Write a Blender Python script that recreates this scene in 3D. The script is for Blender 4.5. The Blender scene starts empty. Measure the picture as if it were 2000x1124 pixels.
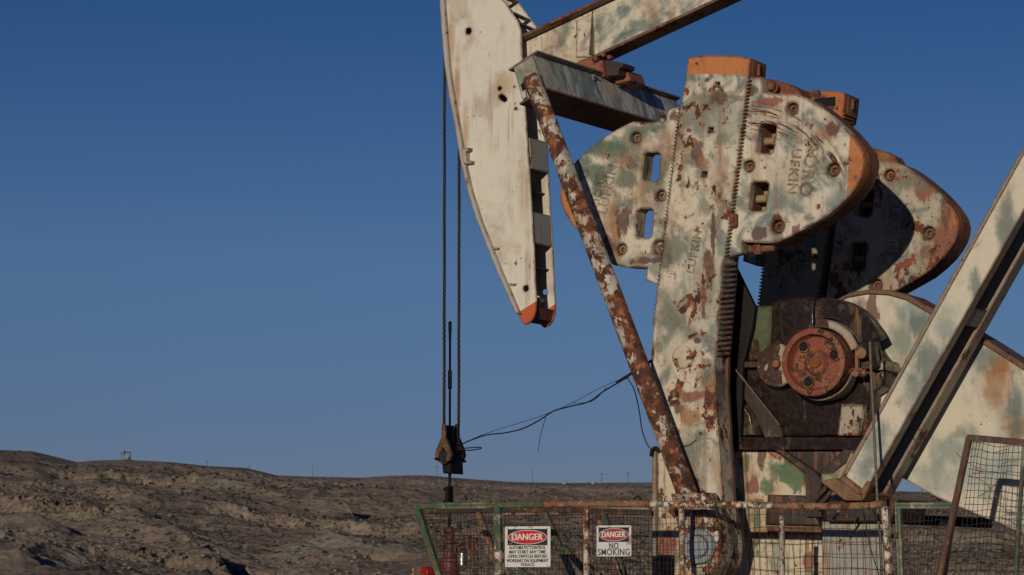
import bpy, bmesh, math, random
import numpy as np
from math import radians, sin, cos, atan, atan2, pi, sqrt
from mathutils import Vector, Matrix
random.seed(7)
S = bpy.context.scene
COL = S.collection
V = Vector
# ---------------------------------------------------------------- camera geometry (metres; X along the machine, Y across it)
FPX = 5555.0
TH = radians(30); PH = atan((1130-562)/FPX)
FW = V((-sin(TH)*cos(PH), cos(TH)*cos(PH), sin(PH)))
RT = V((cos(TH), sin(TH), 0)); UP = RT.cross(FW)
def ray(x, y): return FW*FPX + RT*(x-1000) + UP*(562-y)
_d = ray(1335, 690).normalized()
CAM = V((0, 0, 1.6+24*_d.z)) - _d*24
def at(x, y, Y):
    d = ray(x, y); return CAM + d*((Y-CAM.y)/d.y)
def xz(x, y, Y):
    p = at(x, y, Y); return (p.x, p.z)
def W(pts, Y): return [xz(a, b, Y) for a, b in pts]
def dist_at(x, y, r):            # point at horizontal distance r
    d = ray(x, y); k = r/sqrt(d.x*d.x+d.y*d.y); return CAM + d*k
cd = bpy.data.cameras.new('camera'); cam = bpy.data.objects.new('camera', cd); COL.objects.link(cam)
cam.location = CAM
cam.rotation_euler = (pi/2+PH, 0, TH)
cd.sensor_width = 36; cd.lens = FPX*36/2000; cd.clip_start = .5; cd.clip_end = 60000
cd.dof.use_dof = True; cd.dof.focus_distance = 24.5; cd.dof.aperture_fstop = 14
S.camera = cam

# ---------------------------------------------------------------- materials
class NT:
    def __init__(s, name):
        s.m = bpy.data.materials.new(name); s.m.use_nodes = True
        s.t = s.m.node_tree; s.t.nodes.clear()
        s.out = s.n('ShaderNodeOutputMaterial'); s.b = s.n('ShaderNodeBsdfPrincipled')
        s.l(s.b.outputs[0], s.out.inputs[0])
        s.co = s.n('ShaderNodeTexCoord').outputs['Object']
    def n(s, k, **kw):
        o = s.t.nodes.new(k)
        for a, b in kw.items(): setattr(o, a, b)
        return o
    def l(s, a, b): s.t.links.new(a, b)
    def put(s, sock, v):
        if isinstance(v, bpy.types.NodeSocket): s.l(v, sock)
        elif isinstance(v, (tuple, list)): sock.default_value = tuple(v) + ((1,) if len(v) == 3 and len(sock.default_value) == 4 else ())
        else: sock.default_value = v
    def mp(s, scale=(1, 1, 1), rot=(0, 0, 0), loc=(0, 0, 0)):
        src = s.co
        if any(rot):
            q = s.n('ShaderNodeMapping'); s.l(src, q.inputs[0]); q.inputs['Rotation'].default_value = rot; src = q.outputs[0]
        o = s.n('ShaderNodeMapping'); s.l(src, o.inputs[0])
        o.inputs['Location'].default_value = loc; o.inputs['Scale'].default_value = scale
        return o.outputs[0]
    def noise(s, co, scale, det=3, rough=.5, dist=0):
        o = s.n('ShaderNodeTexNoise'); s.l(co, o.inputs['Vector'])
        for k, v in (('Scale', scale), ('Detail', det), ('Roughness', rough), ('Distortion', dist)): o.inputs[k].default_value = v
        return o.outputs['Fac']
    def m_(s, op, a, b=0., c=None):
        o = s.n('ShaderNodeMath', operation=op); s.put(o.inputs[0], a); s.put(o.inputs[1], b)
        if c is not None: s.put(o.inputs[2], c)
        return o.outputs[0]
    def ss(s, v, lo, hi, t0=0., t1=1.):
        o = s.n('ShaderNodeMapRange', interpolation_type='SMOOTHSTEP'); s.put(o.inputs[0], v)
        o.inputs[1].default_value = lo; o.inputs[2].default_value = hi; o.inputs[3].default_value = t0; o.inputs[4].default_value = t1
        return o.outputs[0]
    def mix(s, f, a, b):
        o = s.n('ShaderNodeMix', data_type='RGBA'); s.put(o.inputs[0], f); s.put(o.inputs[6], a); s.put(o.inputs[7], b)
        return o.outputs[2]
    def bump(s, h, strength=.4, dist=.01, nrm=None):
        o = s.n('ShaderNodeBump'); o.inputs['Strength'].default_value = strength; o.inputs['Distance'].default_value = dist
        s.l(h, o.inputs['Height'])
        if nrm is not None: s.l(nrm, o.inputs['Normal'])
        return o.outputs[0]

CREAM = (.585, .53, .42); WHITE = (.62, .59, .51); TEAL = (.12, .175, .16); SAGE = (.16, .18, .125); GREEN = (.035, .12, .065)
ORANGE = (.48, .17, .045); RUST_D = (.038, .019, .013); RUST_R = (.125, .040, .022); RUST_O = (.37, .145, .05); REDP = (.21, .042, .024)

def paint(name, base=CREAM, patch=.55, patch_cols=(TEAL, SAGE), stain=.3, rust=.35, chip=4.5, edge=.6, seed=0,
          rough=.55, zones=(), streak=.3, under=None, oil=None, scratch=None, soft=.16, pstretch=(1, 1, 1), mute=1.0, ps=1.0, spots=()):
    """weathered enamel: sprayed-over soft patches, chips down to rust, rusty edges, streaks below"""
    g = NT(name); o = (seed*7.3, seed*3.1, seed*5.7)
    co = g.mp(loc=o)
    cs = g.mp(scale=pstretch, loc=o, rot=(0, .5, 0))
    a1 = g.noise(cs, 3.6*ps, 5, .55, .5); a2 = g.noise(g.mp(loc=(o[0]+9, o[1], o[2]+4), scale=pstretch, rot=(0, -.45, 0)), 4.8*ps, 5, .58, .7)
    big = g.noise(co, 1.0*ps, 2, .5)
    wisp = g.noise(g.mp(scale=(3.2, 3.2, .9), rot=(0, .42, 0), loc=o), 3.4*ps, 4, .6, .3)      # brushed, streaky breakup of the sprayed patches
    col = g.mix(g.ss(g.noise(co, 2.1, 3), .35, .65, 0, .5), base, tuple(min(1, c*k) for c, k in zip(base, (1.06, 1.04, .98))))
    w = 1-patch
    f1 = g.ss(g.m_('ADD', g.m_('ADD', a1, g.m_('MULTIPLY', g.m_('SUBTRACT', big, .5), .5)), g.m_('MULTIPLY', g.m_('SUBTRACT', wisp, .5), .22)), .43+w*.2, .43+w*.2+soft)
    f2 = g.ss(g.m_('ADD', a2, g.m_('MULTIPLY', g.m_('SUBTRACT', wisp, .5), .3)), .46+w*.2, .46+w*.2+soft)
    col = g.mix(g.m_('MULTIPLY', f2, .72*mute), col, patch_cols[1]); col = g.mix(g.m_('MULTIPLY', f1, .85*mute), col, patch_cols[0])
    deep_ = g.ss(g.noise(cs, 7.5*ps, 4, .55, .4), .52, .66)
    col = g.mix(g.m_('MULTIPLY', g.m_('MULTIPLY', f1, deep_), .6*mute), col, tuple(c*.42 for c in patch_cols[0]))
    # tan staining, soft
    st = g.ss(g.noise(g.mp(scale=(1, 1, .6), loc=(o[0]-5, o[1], o[2])), 3.6, 5, .6), .56-.12*stain, .74-.12*stain)
    col = g.mix(g.m_('MULTIPLY', st, .65*stain*1.6), col, (.30, .17, .085))
    # zones: painted tips (normal, distance, colour)
    sep = g.n('ShaderNodeSeparateXYZ'); g.l(g.co, sep.inputs[0])
    for n, d, c in zones:
        dp = g.n('ShaderNodeVectorMath', operation='DOT_PRODUCT'); g.l(g.co, dp.inputs[0]); dp.inputs[1].default_value = n
        e = g.m_('ADD', g.m_('SUBTRACT', dp.outputs['Value'], d), g.m_('MULTIPLY', g.m_('SUBTRACT', g.noise(co, 14, 4, .6), .5), .012))
        zc = g.mix(g.ss(g.noise(co, 5, 6, .65), .45, .62, 0, .7), c, tuple(k*.62 for k in c))
        col = g.mix(g.ss(e, -.002, .002), col, zc)
    # individual marks: patches of other paint, scars and rust stains where the machine has them
    if spots:
        wn = g.m_('ADD', g.noise(co, 5.5, 7, .62, .3), g.m_('MULTIPLY', g.noise(g.mp(scale=(4, 4, 1), loc=o), 6, 3), .5))
        for (px_, py_, Y_s, rx, rz, c_, sf) in spots:
            cc_ = at(px_, py_, Y_s)
            ax_ = g.m_('MULTIPLY', g.m_('SUBTRACT', sep.outputs[0], cc_.x), 1/rx); az_ = g.m_('MULTIPLY', g.m_('SUBTRACT', sep.outputs[2], cc_.z), 1/rz)
            dd = g.m_('SQRT', g.m_('ADD', g.m_('MULTIPLY', ax_, ax_), g.m_('MULTIPLY', az_, az_)))
            dd = g.m_('ADD', dd, g.m_('MULTIPLY', g.m_('SUBTRACT', wn, .75), 3.4-1.1*sf))
            col = g.mix(g.ss(dd, 1.0+sf*.75, 1.0-sf*.75, 0, .94-.18*sf), col, c_)
    # grime dusting
    col = g.mix(g.ss(g.noise(co, 8, 7, .7), .5, .8, 0, .20), col, (.22, .17, .11))
    rc = g.mix(g.ss(g.noise(co, 9, 6, .65), .38, .6), RUST_D, RUST_R)
    rc = g.mix(g.ss(g.noise(co, 13, 5, .65), .50, .66, 0, .85), rc, RUST_O)
    if under is not None: rc = g.mix(g.ss(g.noise(g.mp(loc=(o[0], 8, 3)), 2.2, 2), .5, .56), rc, under)
    # chips
    v = g.m_('ADD', g.noise(co, chip, 9, .62, .3), g.m_('MULTIPLY', g.m_('SUBTRACT', g.noise(g.mp(loc=(o[0]+3, o[1]+1, o[2]-6)), 1.3, 2), .5), .42))
    v = g.m_('ADD', v, g.m_('MULTIPLY', g.m_('SUBTRACT', g.noise(g.mp(scale=(1, 1, .55), loc=o), chip*4.5, 5, .65), .5), .42)); T = .76-.27*rust
    halo = g.ss(v, T-.055, T+.01, 0, .5)
    col = g.mix(halo, col, (.36, .19, .085))
    ch = g.ss(v, T, T+.012)
    sp = g.ss(g.noise(co, 26, 6, .65), .68-.10*rust, .69-.10*rust)
    sp = g.m_('MULTIPLY', sp, g.ss(g.noise(co, 2.7, 3), .40, .52))
    bv = g.n('ShaderNodeBevel', samples=4); bv.inputs[0].default_value = .03
    geo = g.n('ShaderNodeNewGeometry')
    dp = g.n('ShaderNodeVectorMath', operation='DOT_PRODUCT'); g.l(bv.outputs[0], dp.inputs[0]); g.l(geo.outputs['Normal'], dp.inputs[1])
    ed = g.m_('MULTIPLY', g.m_('SUBTRACT', 1., dp.outputs['Value']), 3.2)
    ed = g.m_('ADD', ed, g.m_('MULTIPLY', g.m_('SUBTRACT', g.noise(co, 7, 6, .65), .5), 1.5))
    ed = g.m_('MULTIPLY', g.ss(ed, .50-edge*.40, .60-edge*.40), g.ss(dp.outputs['Value'], .9999, .995))
    k = g.m_('MAXIMUM', g.m_('MAXIMUM', ch, sp), ed)
    if streak > 0:
        sk = g.noise(g.mp(scale=(10, 10, .5), loc=o), 2.0, 5, .62)
        col = g.mix(g.m_('MULTIPLY', g.ss(sk, .52, .66), g.ss(g.noise(co, 1.9, 3), .38, .6, 0, streak*1.7)), col, (.24, .11, .05))
    if scratch is not None:      # (centre x, z, inner radius, outer radius): scrapes that follow the swing of something rubbing past
        cx_, cz_, ri, ro = scratch
        dx = g.m_('SUBTRACT', sep.outputs[0], cx_); dz = g.m_('SUBTRACT', sep.outputs[2], cz_)
        rr_ = g.m_('SQRT', g.m_('ADD', g.m_('MULTIPLY', dx, dx), g.m_('MULTIPLY', dz, dz)))
        an = g.m_('ARCTAN2', dz, dx); cb_ = g.n('ShaderNodeCombineXYZ'); g.l(g.m_('MULTIPLY', rr_, 30.), cb_.inputs[0]); g.l(g.m_('MULTIPLY', an, 2.6), cb_.inputs[1])
        sc = g.noise(cb_.outputs[0], 1.6, 6, .62, .1)
        sm = g.m_('MULTIPLY', g.ss(rr_, ri, ri+.12), g.ss(rr_, ro, ro-.08))
        sm = g.m_('MULTIPLY', sm, g.ss(g.noise(g.mp(loc=(o[0]+2, o[1], o[2]+7)), 2.2, 3), .38, .5))
        k = g.m_('MAXIMUM', k, g.m_('MULTIPLY', g.ss(sc, .535, .55), sm))
    col = g.mix(k, col, rc)
    r = g.m_('ADD', rough, g.m_('MULTIPLY', k, .9-rough))
    if oil is not None:          # oil soaked crust: (coverage, colour)
        cv, oc = oil
        ov = g.noise(g.mp(scale=(2.2, 2.2, .8), loc=(o[0]+4, o[1]+2, o[2])), 1.5, 6, .6, .4)
        om = g.ss(ov, .75-cv*.5, .78-cv*.5)
        r0_ = r; occ = g.mix(g.ss(g.noise(co, 22, 6, .7), .4, .7), oc, tuple(c*2.6 for c in oc))
        col = g.mix(om, col, occ)
        r = g.m_('ADD', r, g.m_('MULTIPLY', om, -.32))
        g.b.inputs['Specular IOR Level'].default_value = .35
    g.l(col, g.b.inputs['Base Color']); g.l(r, g.b.inputs['Roughness'])
    h = g.m_('ADD', g.m_('MULTIPLY', k, -.6), g.m_('MULTIPLY', g.noise(co, 45, 5, .6), .55))
    h = g.m_('ADD', h, g.m_('MULTIPLY', g.noise(co, 3.0, 3), 1.2))
    g.l(g.bump(h, .45, .006), g.b.inputs['Normal'])
    return g.m

def plain(name, col, rough=.6, metal=0., var=.4, scale=12, bump=.3, alt=None, spec=.25):
    g = NT(name)
    c2 = alt or tuple(c*(1-var) for c in col)
    c = g.mix(g.ss(g.noise(g.co, scale, 7, .65), .38, .62), col, c2)
    g.l(c, g.b.inputs['Base Color']); g.b.inputs['Metallic'].default_value = metal
    g.b.inputs['Roughness'].default_value = rough; g.b.inputs['Specular IOR Level'].default_value = spec
    g.l(g.bump(g.noise(g.co, scale*3, 5, .6), bump, .004), g.b.inputs['Normal'])
    return g.m

# ---------------------------------------------------------------- object helpers
def tag(o, label=None, cat=None, group=None, kind=None):
    if label: o['label'] = label
    if cat: o['category'] = cat
    if group: o['group'] = group
    if kind: o['kind'] = kind
    return o
def thing(name, label, cat, loc, group=None):
    o = bpy.data.objects.new(name, None); COL.objects.link(o); o.location = loc; o.empty_display_size = .3
    return tag(o, label, cat, group)
def link(name, me, mat, parent=None, loc=None):
    """vertices of me are world coordinates; the object is placed so that they stay there"""
    me.name = name
    o = bpy.data.objects.new(name, me); COL.objects.link(o)
    if mat is not None:
        me.materials.clear(); me.materials.append(mat)
    if parent is not None:
        w = V((0, 0, 0)); p = parent
        while p is not None: w += p.location; p = p.parent
        o.parent = parent; o.location = -w
    elif loc is not None:
        me.transform(Matrix.Translation(-V(loc))); o.location = loc
    return o
def smooth(me, ang=35):
    me.polygons.foreach_set('use_smooth', [True]*len(me.polygons)); me.set_sharp_from_angle(angle=radians(ang)); return me
def join(meshes):
    bm = bmesh.new()
    for m in meshes: bm.from_mesh(m)
    me = bpy.data.meshes.new('m'); bm.to_mesh(me); bm.free()
    for m in meshes: bpy.data.meshes.remove(m)
    return me
def curve_mesh(cu):
    ob = bpy.data.objects.new('tmp', cu); COL.objects.link(ob)
    dg = bpy.context.evaluated_depsgraph_get(); dg.update()
    me = bpy.data.meshes.new_from_object(ob.evaluated_get(dg))
    bpy.data.objects.remove(ob); bpy.data.curves.remove(cu)
    return me
def prism_w(outer, Y, t, holes=(), bev=.006):
    """2-D outline in world XZ (front face at Y, body back to Y+t) with true holes"""
    cu = bpy.data.curves.new('c', 'CURVE'); cu.dimensions = '2D'; cu.fill_mode = 'BOTH'
    for poly in [outer]+list(holes):
        sp = cu.splines.new('POLY'); sp.points.add(len(poly)-1); sp.use_cyclic_u = True
        for i, (x, z) in enumerate(poly): sp.points[i].co = (x, z, 0, 1)
    cu.extrude = max(t/2-bev, .0005); cu.bevel_depth = bev; cu.bevel_resolution = 0 if bev < .02 else 3; cu.offset = -bev
    me = curve_mesh(cu)
    me.transform(Matrix(((1, 0, 0, 0), (0, 0, -1, Y+t/2), (0, 1, 0, 0), (0, 0, 0, 1))))
    bm = bmesh.new(); bm.from_mesh(me); bmesh.ops.remove_doubles(bm, verts=bm.verts, dist=1e-5)
    bmesh.ops.recalc_face_normals(bm, faces=bm.faces); bm.to_mesh(me); bm.free()
    return smooth(me, 30)
def prism(px, Y, t, holes=(), bev=.006): return prism_w(W(px, Y), Y, t, [W(h, Y) for h in holes], bev)
def box(x0, x1, y0, y1, z0, z1, bev=.006):
    bm = bmesh.new(); bmesh.ops.create_cube(bm, size=1)
    for v in bm.verts: v.co = V(((x0+x1)/2+v.co.x*(x1-x0), (y0+y1)/2+v.co.y*(y1-y0), (z0+z1)/2+v.co.z*(z1-z0)))
    if bev: bmesh.ops.bevel(bm, geom=bm.edges[:], offset=bev, segments=1, affect='EDGES')
    me = bpy.data.meshes.new('m'); bm.to_mesh(me); bm.free(); return me
def frame(d):
    d = d.normalized(); u = V((0, 0, 1)) if abs(d.z) < .95 else V((0, 1, 0))
    a = d.cross(u).normalized(); return a, a.cross(d).normalized()
def bar(p0, p1, w, h, up=None, bev=.004):
    p0, p1 = V(p0), V(p1); d = (p1-p0).normalized()
    if up is None: a, b = frame(d)
    else: a = d.cross(V(up)).normalized(); b = a.cross(d)
    bm = bmesh.new(); q = []
    for p in (p0, p1):
        q.append([bm.verts.new(p+a*sx*w/2+b*sz*h/2) for sx, sz in ((-1, -1), (1, -1), (1, 1), (-1, 1))])
    bm.faces.new(q[0]); bm.faces.new(q[1][::-1])
    for i in range(4): bm.faces.new((q[0][i], q[0][(i+1) % 4], q[1][(i+1) % 4], q[1][i]))
    bmesh.ops.recalc_face_normals(bm, faces=bm.faces)
    if bev: bmesh.ops.bevel(bm, geom=bm.edges[:], offset=bev, segments=1, affect='EDGES')
    me = bpy.data.meshes.new('m'); bm.to_mesh(me); bm.free(); return me
def lathe(c, axis, prof, n=32, ang=35):
    """prof: (distance along the axis, radius)"""
    c, d = V(c), V(axis).normalized(); a, b = frame(d); bm = bmesh.new(); rings = []
    for t, r in prof:
        if r <= 1e-6: rings.append([bm.verts.new(c+d*t)])
        else: rings.append([bm.verts.new(c+d*t+(a*cos(2*pi*k/n)+b*sin(2*pi*k/n))*r) for k in range(n)])
    for A, B in zip(rings, rings[1:]):
        for k in range(n):
            k2 = (k+1) % n
            if len(A) == 1 and len(B) == 1: continue
            if len(A) == 1: bm.faces.new((A[0], B[k2], B[k]))
            elif len(B) == 1: bm.faces.new((A[k], A[k2], B[0]))
            else: bm.faces.new((A[k], A[k2], B[k2], B[k]))
    bmesh.ops.recalc_face_normals(bm, faces=bm.faces)
    me = bpy.data.meshes.new('m'); bm.to_mesh(me); bm.free(); return smooth(me, ang)
def cyl(p0, p1, r, n=20, r1=None):
    p0, p1 = V(p0), V(p1); L = (p1-p0).length; r1 = r if r1 is None else r1; e = min(.004, r*.2)
    return lathe(p0, p1-p0, [(0, 0), (0, r-e), (e, r), (L-e, r1), (L, r1-e), (L, 0)], n)
def tube(pts, r, n=6):
    pts = [V(p) for p in pts]; bm = bmesh.new(); rings = []
    a = None
    for i, p in enumerate(pts):
        d = (pts[min(i+1, len(pts)-1)]-pts[max(i-1, 0)]).normalized()
        if a is None: a, b = frame(d)
        else:
            a = (a-d*a.dot(d)).normalized(); b = d.cross(a)
        rr = r[i] if isinstance(r, (list, tuple)) else r
        rings.append([bm.verts.new(p+(a*cos(2*pi*k/n)+b*sin(2*pi*k/n))*rr) for k in range(n)])
    for A, B in zip(rings, rings[1:]):
        for k in range(n): bm.faces.new((A[k], A[(k+1) % n], B[(k+1) % n], B[k]))
    bm.faces.new(rings[0]); bm.faces.new(rings[-1][::-1]); bmesh.ops.recalc_face_normals(bm, faces=bm.faces)
    me = bpy.data.meshes.new('m'); bm.to_mesh(me); bm.free(); return smooth(me, 60)
def spline(pts, n=10):
    pts = [V(p) for p in pts]; out = []
    for i in range(len(pts)-1):
        p0, p1, p2, p3 = pts[max(i-1, 0)], pts[i], pts[i+1], pts[min(i+2, len(pts)-1)]
        for k in range(n):
            t = k/n
            out.append(.5*((2*p1)+(p2-p0)*t+(2*p0-5*p1+4*p2-p3)*t*t+(3*p1-p0-3*p2+p3)*t**3))
    return out+[pts[-1]]
def text(s, size, c, right, up, ext=.002, bev=0, align='CENTER', space=1., squash=1., off=0.):
    cu = bpy.data.curves.new('t', 'FONT'); cu.body = s; cu.size = size; cu.extrude = ext; cu.bevel_depth = bev
    cu.align_x = align; cu.align_y = 'CENTER'; cu.space_character = space; cu.offset = off
    me = curve_mesh(cu); r, u = V(right).normalized(), V(up).normalized(); n = r.cross(u)
    r = r*squash
    me.transform(Matrix(((r.x, u.x, n.x, c[0]), (r.y, u.y, n.y, c[1]), (r.z, u.z, n.z, c[2]), (0, 0, 0, 1))))
    return me
def circ(c, r, n=28): return [(c[0]+r*cos(2*pi*k/n), c[1]+r*sin(2*pi*k/n)) for k in range(n)]
def teeth(a, b, pitch, amp):
    """sawtooth between two pixel points, teeth to the right of a->b"""
    L = sqrt((b[0]-a[0])**2+(b[1]-a[1])**2); n = max(2, int(L/pitch)); d = ((b[0]-a[0])/L, (b[1]-a[1])/L); nn = (-d[1], d[0]); o = []
    for i in range(n):
        for f, h in ((.0, 0), (.25, 0), (.42, 1), (.78, 1)):
            t = (i+f)*L/n; o.append((a[0]+d[0]*t+nn[0]*amp*h, a[1]+d[1]*t+nn[1]*amp*h))
    return o+[b]
def copy_tree(o, parent=None):
    c = o.copy(); COL.objects.link(c)
    if parent is not None: c.parent = parent
    for ch in [x for x in bpy.data.objects if x.parent == o]: copy_tree(ch, c)
    return c
def zplane(x0, y0, x1, y1, Y, inside):
    """painted-zone plane through two pixels of plane Y; positive on the side of pixel 'inside'"""
    a, b, c = at(x0, y0, Y), at(x1, y1, Y), at(*inside, Y); d = (b-a).normalized(); n = V((-d.z, 0, d.x))
    if (c-a).dot(n) < 0: n = -n
    return tuple(n), a.dot(n)

M = {}
OLV = (.12, .14, .11); BRN = (.085, .038, .028); ORS = (.30, .135, .05); REDS = (.22, .065, .05); DTL = (.085, .125, .115)
M['crank'] = paint('crank_paint', CREAM, .78, (OLV, TEAL), .6, .53, 5, .9, 1, zones=[(*zplane(1343, 145, 1462, 146, 0, (1400, 120)), ORANGE)], spots=[
    (1400, 235, 0, .24, .15, (.24, .255, .20), 1.2), (1310, 610, 0, .14, .2, (.15, .165, .125), .9), (1380, 560, 0, .14, .3, (.17, .19, .145), 1.2), (1350, 900, 0, .15, .22, (.15, .165, .125), 1.),
    (1393, 455, 0, .022, .20, BRN, .2), (1385, 520, 0, .045, .16, BRN, .2), (1374, 585, 0, .022, .18, BRN, .2), (1363, 300, 0, .05, .14, BRN, .3), (1372, 318, 0, .05, .06, ORS, .8), (1402, 192, 0, .08, .06, BRN, .3), (1382, 156, 0, .05, .03, BRN, .3),
    (1345, 255, 0, .05, .025, BRN, .3), (1350, 775, 0, .13, .035, REDS, .4), (1345, 812, 0, .10, .06, ORS, .7), (1325, 800, 0, .03, .05, BRN, .3), (1335, 690, 0, .16, .12, (.50, .44, .33), .6), (1362, 665, 0, .03, .03, BRN, .2)])
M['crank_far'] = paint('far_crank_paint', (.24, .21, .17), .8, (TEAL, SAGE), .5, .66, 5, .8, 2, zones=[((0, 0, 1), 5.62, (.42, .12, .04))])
M['wR'] = paint('weight_paint', CREAM, .80, (TEAL, DTL), .35, .47, 6, .95, 3, zones=[(*zplane(1660, 255, 1652, 395, .04, (1700, 330)), ORANGE)], scratch=(at(1440, 455, .04).x, at(1440, 455, .04).z, .80, 1.14), under=(.20, .06, .045), spots=[
    (1500, 200, .04, .16, .045, REDS, .3), (1470, 178, .04, .05, .05, BRN, .3), (1612, 258, .04, .10, .09, ORS, .7), (1625, 252, .04, .06, .05, BRN, .3), (1480, 458, .04, .07, .05, BRN, .3), (1553, 448, .04, .035, .06, REDS, .2),
    (1545, 265, .04, .10, .10, DTL, .9), (1520, 390, .04, .12, .10, TEAL, .9), (1640, 395, .04, .10, .10, TEAL, 1.)])
M['wL'] = paint('left_weight_paint', CREAM, .92, ((.065, .13, .085), TEAL), .7, .48, 6, .95, 4, zones=[(*zplane(1118, 330, 1128, 480, .04, (1090, 380)), ORANGE)], spots=[
    (1195, 290, .04, .20, .07, (.06, .12, .075), .7), (1250, 262, .04, .10, .07, (.075, .12, .09), .8), (1222, 350, .04, .08, .07, (.07, .12, .085), .7), (1290, 400, .04, .07, .25, (.20, .21, .17), 1.), (1198, 440, .04, .06, .22, ORS, .7), (1215, 430, .04, .07, .12, BRN, .3),
    (1190, 475, .04, .06, .08, BRN, .4), (1265, 510, .04, .13, .03, BRN, .4), (1316, 225, .04, .05, .05, BRN, .4)])
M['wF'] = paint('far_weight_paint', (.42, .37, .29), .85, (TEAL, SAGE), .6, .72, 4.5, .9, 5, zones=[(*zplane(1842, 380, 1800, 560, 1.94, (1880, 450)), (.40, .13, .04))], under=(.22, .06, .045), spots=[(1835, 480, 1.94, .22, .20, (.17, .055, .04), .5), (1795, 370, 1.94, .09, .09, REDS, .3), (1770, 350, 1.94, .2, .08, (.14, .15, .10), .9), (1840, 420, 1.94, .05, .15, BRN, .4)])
M['rim'] = paint('rusty_orange_rim', (.16, .05, .022), .4, ((.10, .032, .018), (.2, .07, .03)), .5, .65, 5, .6, 6, zones=[], rough=.8)
M['head'] = paint('head_paint', WHITE, .30, ((.50, .45, .36), (.50, .48, .42)), .42, .08, 6, 1.05, 7, zones=[(*zplane(1010, 612, 1048, 588, .9, (1030, 630)), (.50, .085, .022))], streak=.25, mute=.5, spots=[(880, 90, .9, .035, .32, (.42, .25, .12), 1.), (893, 190, .9, .03, .32, (.36, .17, .07), .9), (908, 265, .9, .035, .25, (.42, .25, .12), 1.), (985, 165, .9, .10, .10, (.46, .33, .2), 1.), (1020, 350, .9, .05, .3, (.46, .36, .25), 1.)])
M['headgrey'] = paint('head_grey', (.40, .385, .34), .2, ((.33, .32, .28), (.3, .28, .24)), .3, .2, 6, .8, 8)
M['beam'] = paint('beam_paint', CREAM, .84, (TEAL, (.33, .24, .15)), .5, .12, 5, .6, 9, pstretch=(.8, 1, 1.6), soft=.2)
M['beam_flange'] = paint('beam_flange_paint', (.13, .07, .045), .5, ((.08, .045, .03), (.18, .1, .06)), .4, .6, 5, .7, 10)
M['yoke'] = paint('yoke_paint', (.52, .50, .45), .90, ((.14, .21, .19), (.22, .24, .20)), .3, .12, 5, .8, 11, pstretch=(1, 1.6, .8))
M['flange'] = paint('yoke_flange_paint', (.22, .20, .17), .5, ((.13, .13, .11), (.15, .11, .08)), .4, .45, 5, .8, 12)
M['pitman'] = paint('pitman_paint', (.46, .44, .39), .75, ((.24, .26, .23), TEAL), .7, 1.06, 7.5, .4, 13)
M['bearing'] = paint('bearing_paint', (.50, .46, .37), .5, (TEAL, SAGE), .9, 1.0, 11, .7, 14)
M['bluegrey'] = paint('pin_cap_paint', (.22, .25, .28), .3, ((.17, .20, .23), (.25, .27, .29)), .1, .1, 6, .3, 15, streak=0)
M['pier'] = paint('pier_paint', (.55, .47, .34), .50, (GREEN, (.36, .42, .36)), .6, .50, 3.4, .8, 16, under=(.26, .07, .06), streak=.6, spots=[(1552, 925, .6, .14, .17, (.05, .125, .05), .25), (1500, 955, .6, .08, .08, (.06, .12, .055), .4), (1455, 905, .6, .05, .08, (.05, .12, .05), .4), (1470, 950, .6, .05, .07, REDS, .2), (1478, 982, .6, .09, .04, REDS, .2),
    (1300, 1072, .6, .10, .11, (.24, .055, .05), .2), (1290, 1090, .6, .04, .05, (.05, .12, .05), .3), (1478, 1030, .6, .03, .22, (.05, .12, .06), .3), (1580, 1100, .6, .05, .12, REDS, .3), (1545, 880, .6, .08, .06, BRN, .2), (1488, 890, .6, .04, .10, BRN, .2), (1520, 1040, .6, .28, .05, ORS, .6)])
M['redbrown'] = paint('red_oxide_paint', (.26, .07, .045), .3, ((.16, .05, .035), (.3, .1, .06)), .2, .3, 5, .6, 17)
M['drum'] = paint('drum_paint', REDP, .2, ((.09, .034, .026), (.15, .04, .025)), .3, .56, 5, .9, 18, streak=0)
M['gear'] = paint('gearbox_paint', (.060, .033, .019), .5, ((.028, .017, .011), (.095, .05, .028)), .3, .5, 5, .5, 19, oil=(.70, (.015, .009, .007)))
M['gear_green'] = paint('gearbox_green_paint', (.055, .085, .035), .5, ((.09, .12, .065), (.16, .10, .045)), .6, .45, 4.5, .7, 20, oil=(.42, (.035, .02, .012)), streak=1, under=(.42, .38, .27))
M['gear_white'] = paint('gearbox_white_paint', (.36, .32, .25), .4, (TEAL, SAGE), .7, .6, 6, .8, 21, oil=(.50, (.045, .026, .016)))
M['guard'] = paint('belt_guard_paint', CREAM, .82, ((.25, .31, .29), TEAL), -.6, .05, 4, .7, 22, soft=.28, ps=.6, streak=.0, spots=[(1950, 742, .86, .14, .26, (.30, .15, .055), .9), (1952, 715, .86, .09, .10, (.26, .10, .03), .8), (1992, 832, .86, .12, .09, (.33, .15, .05), .7), (1705, 600, .86, .05, .14, (.12, .055, .03), .3), (1675, 615, .86, .10, .14, (.17, .10, .05), .6),
    (1650, 640, .86, .12, .1, (.16, .17, .11), .8), (1765, 665, .86, .10, .22, TEAL, 1.), (1800, 640, .86, .08, .12, DTL, .9), (1915, 700, .86, .12, .10, TEAL, 1.), (1860, 880, .86, .18, .12, (.20, .25, .235), 1.), (1985, 790, .86, .06, .25, DTL, .9)])
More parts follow.
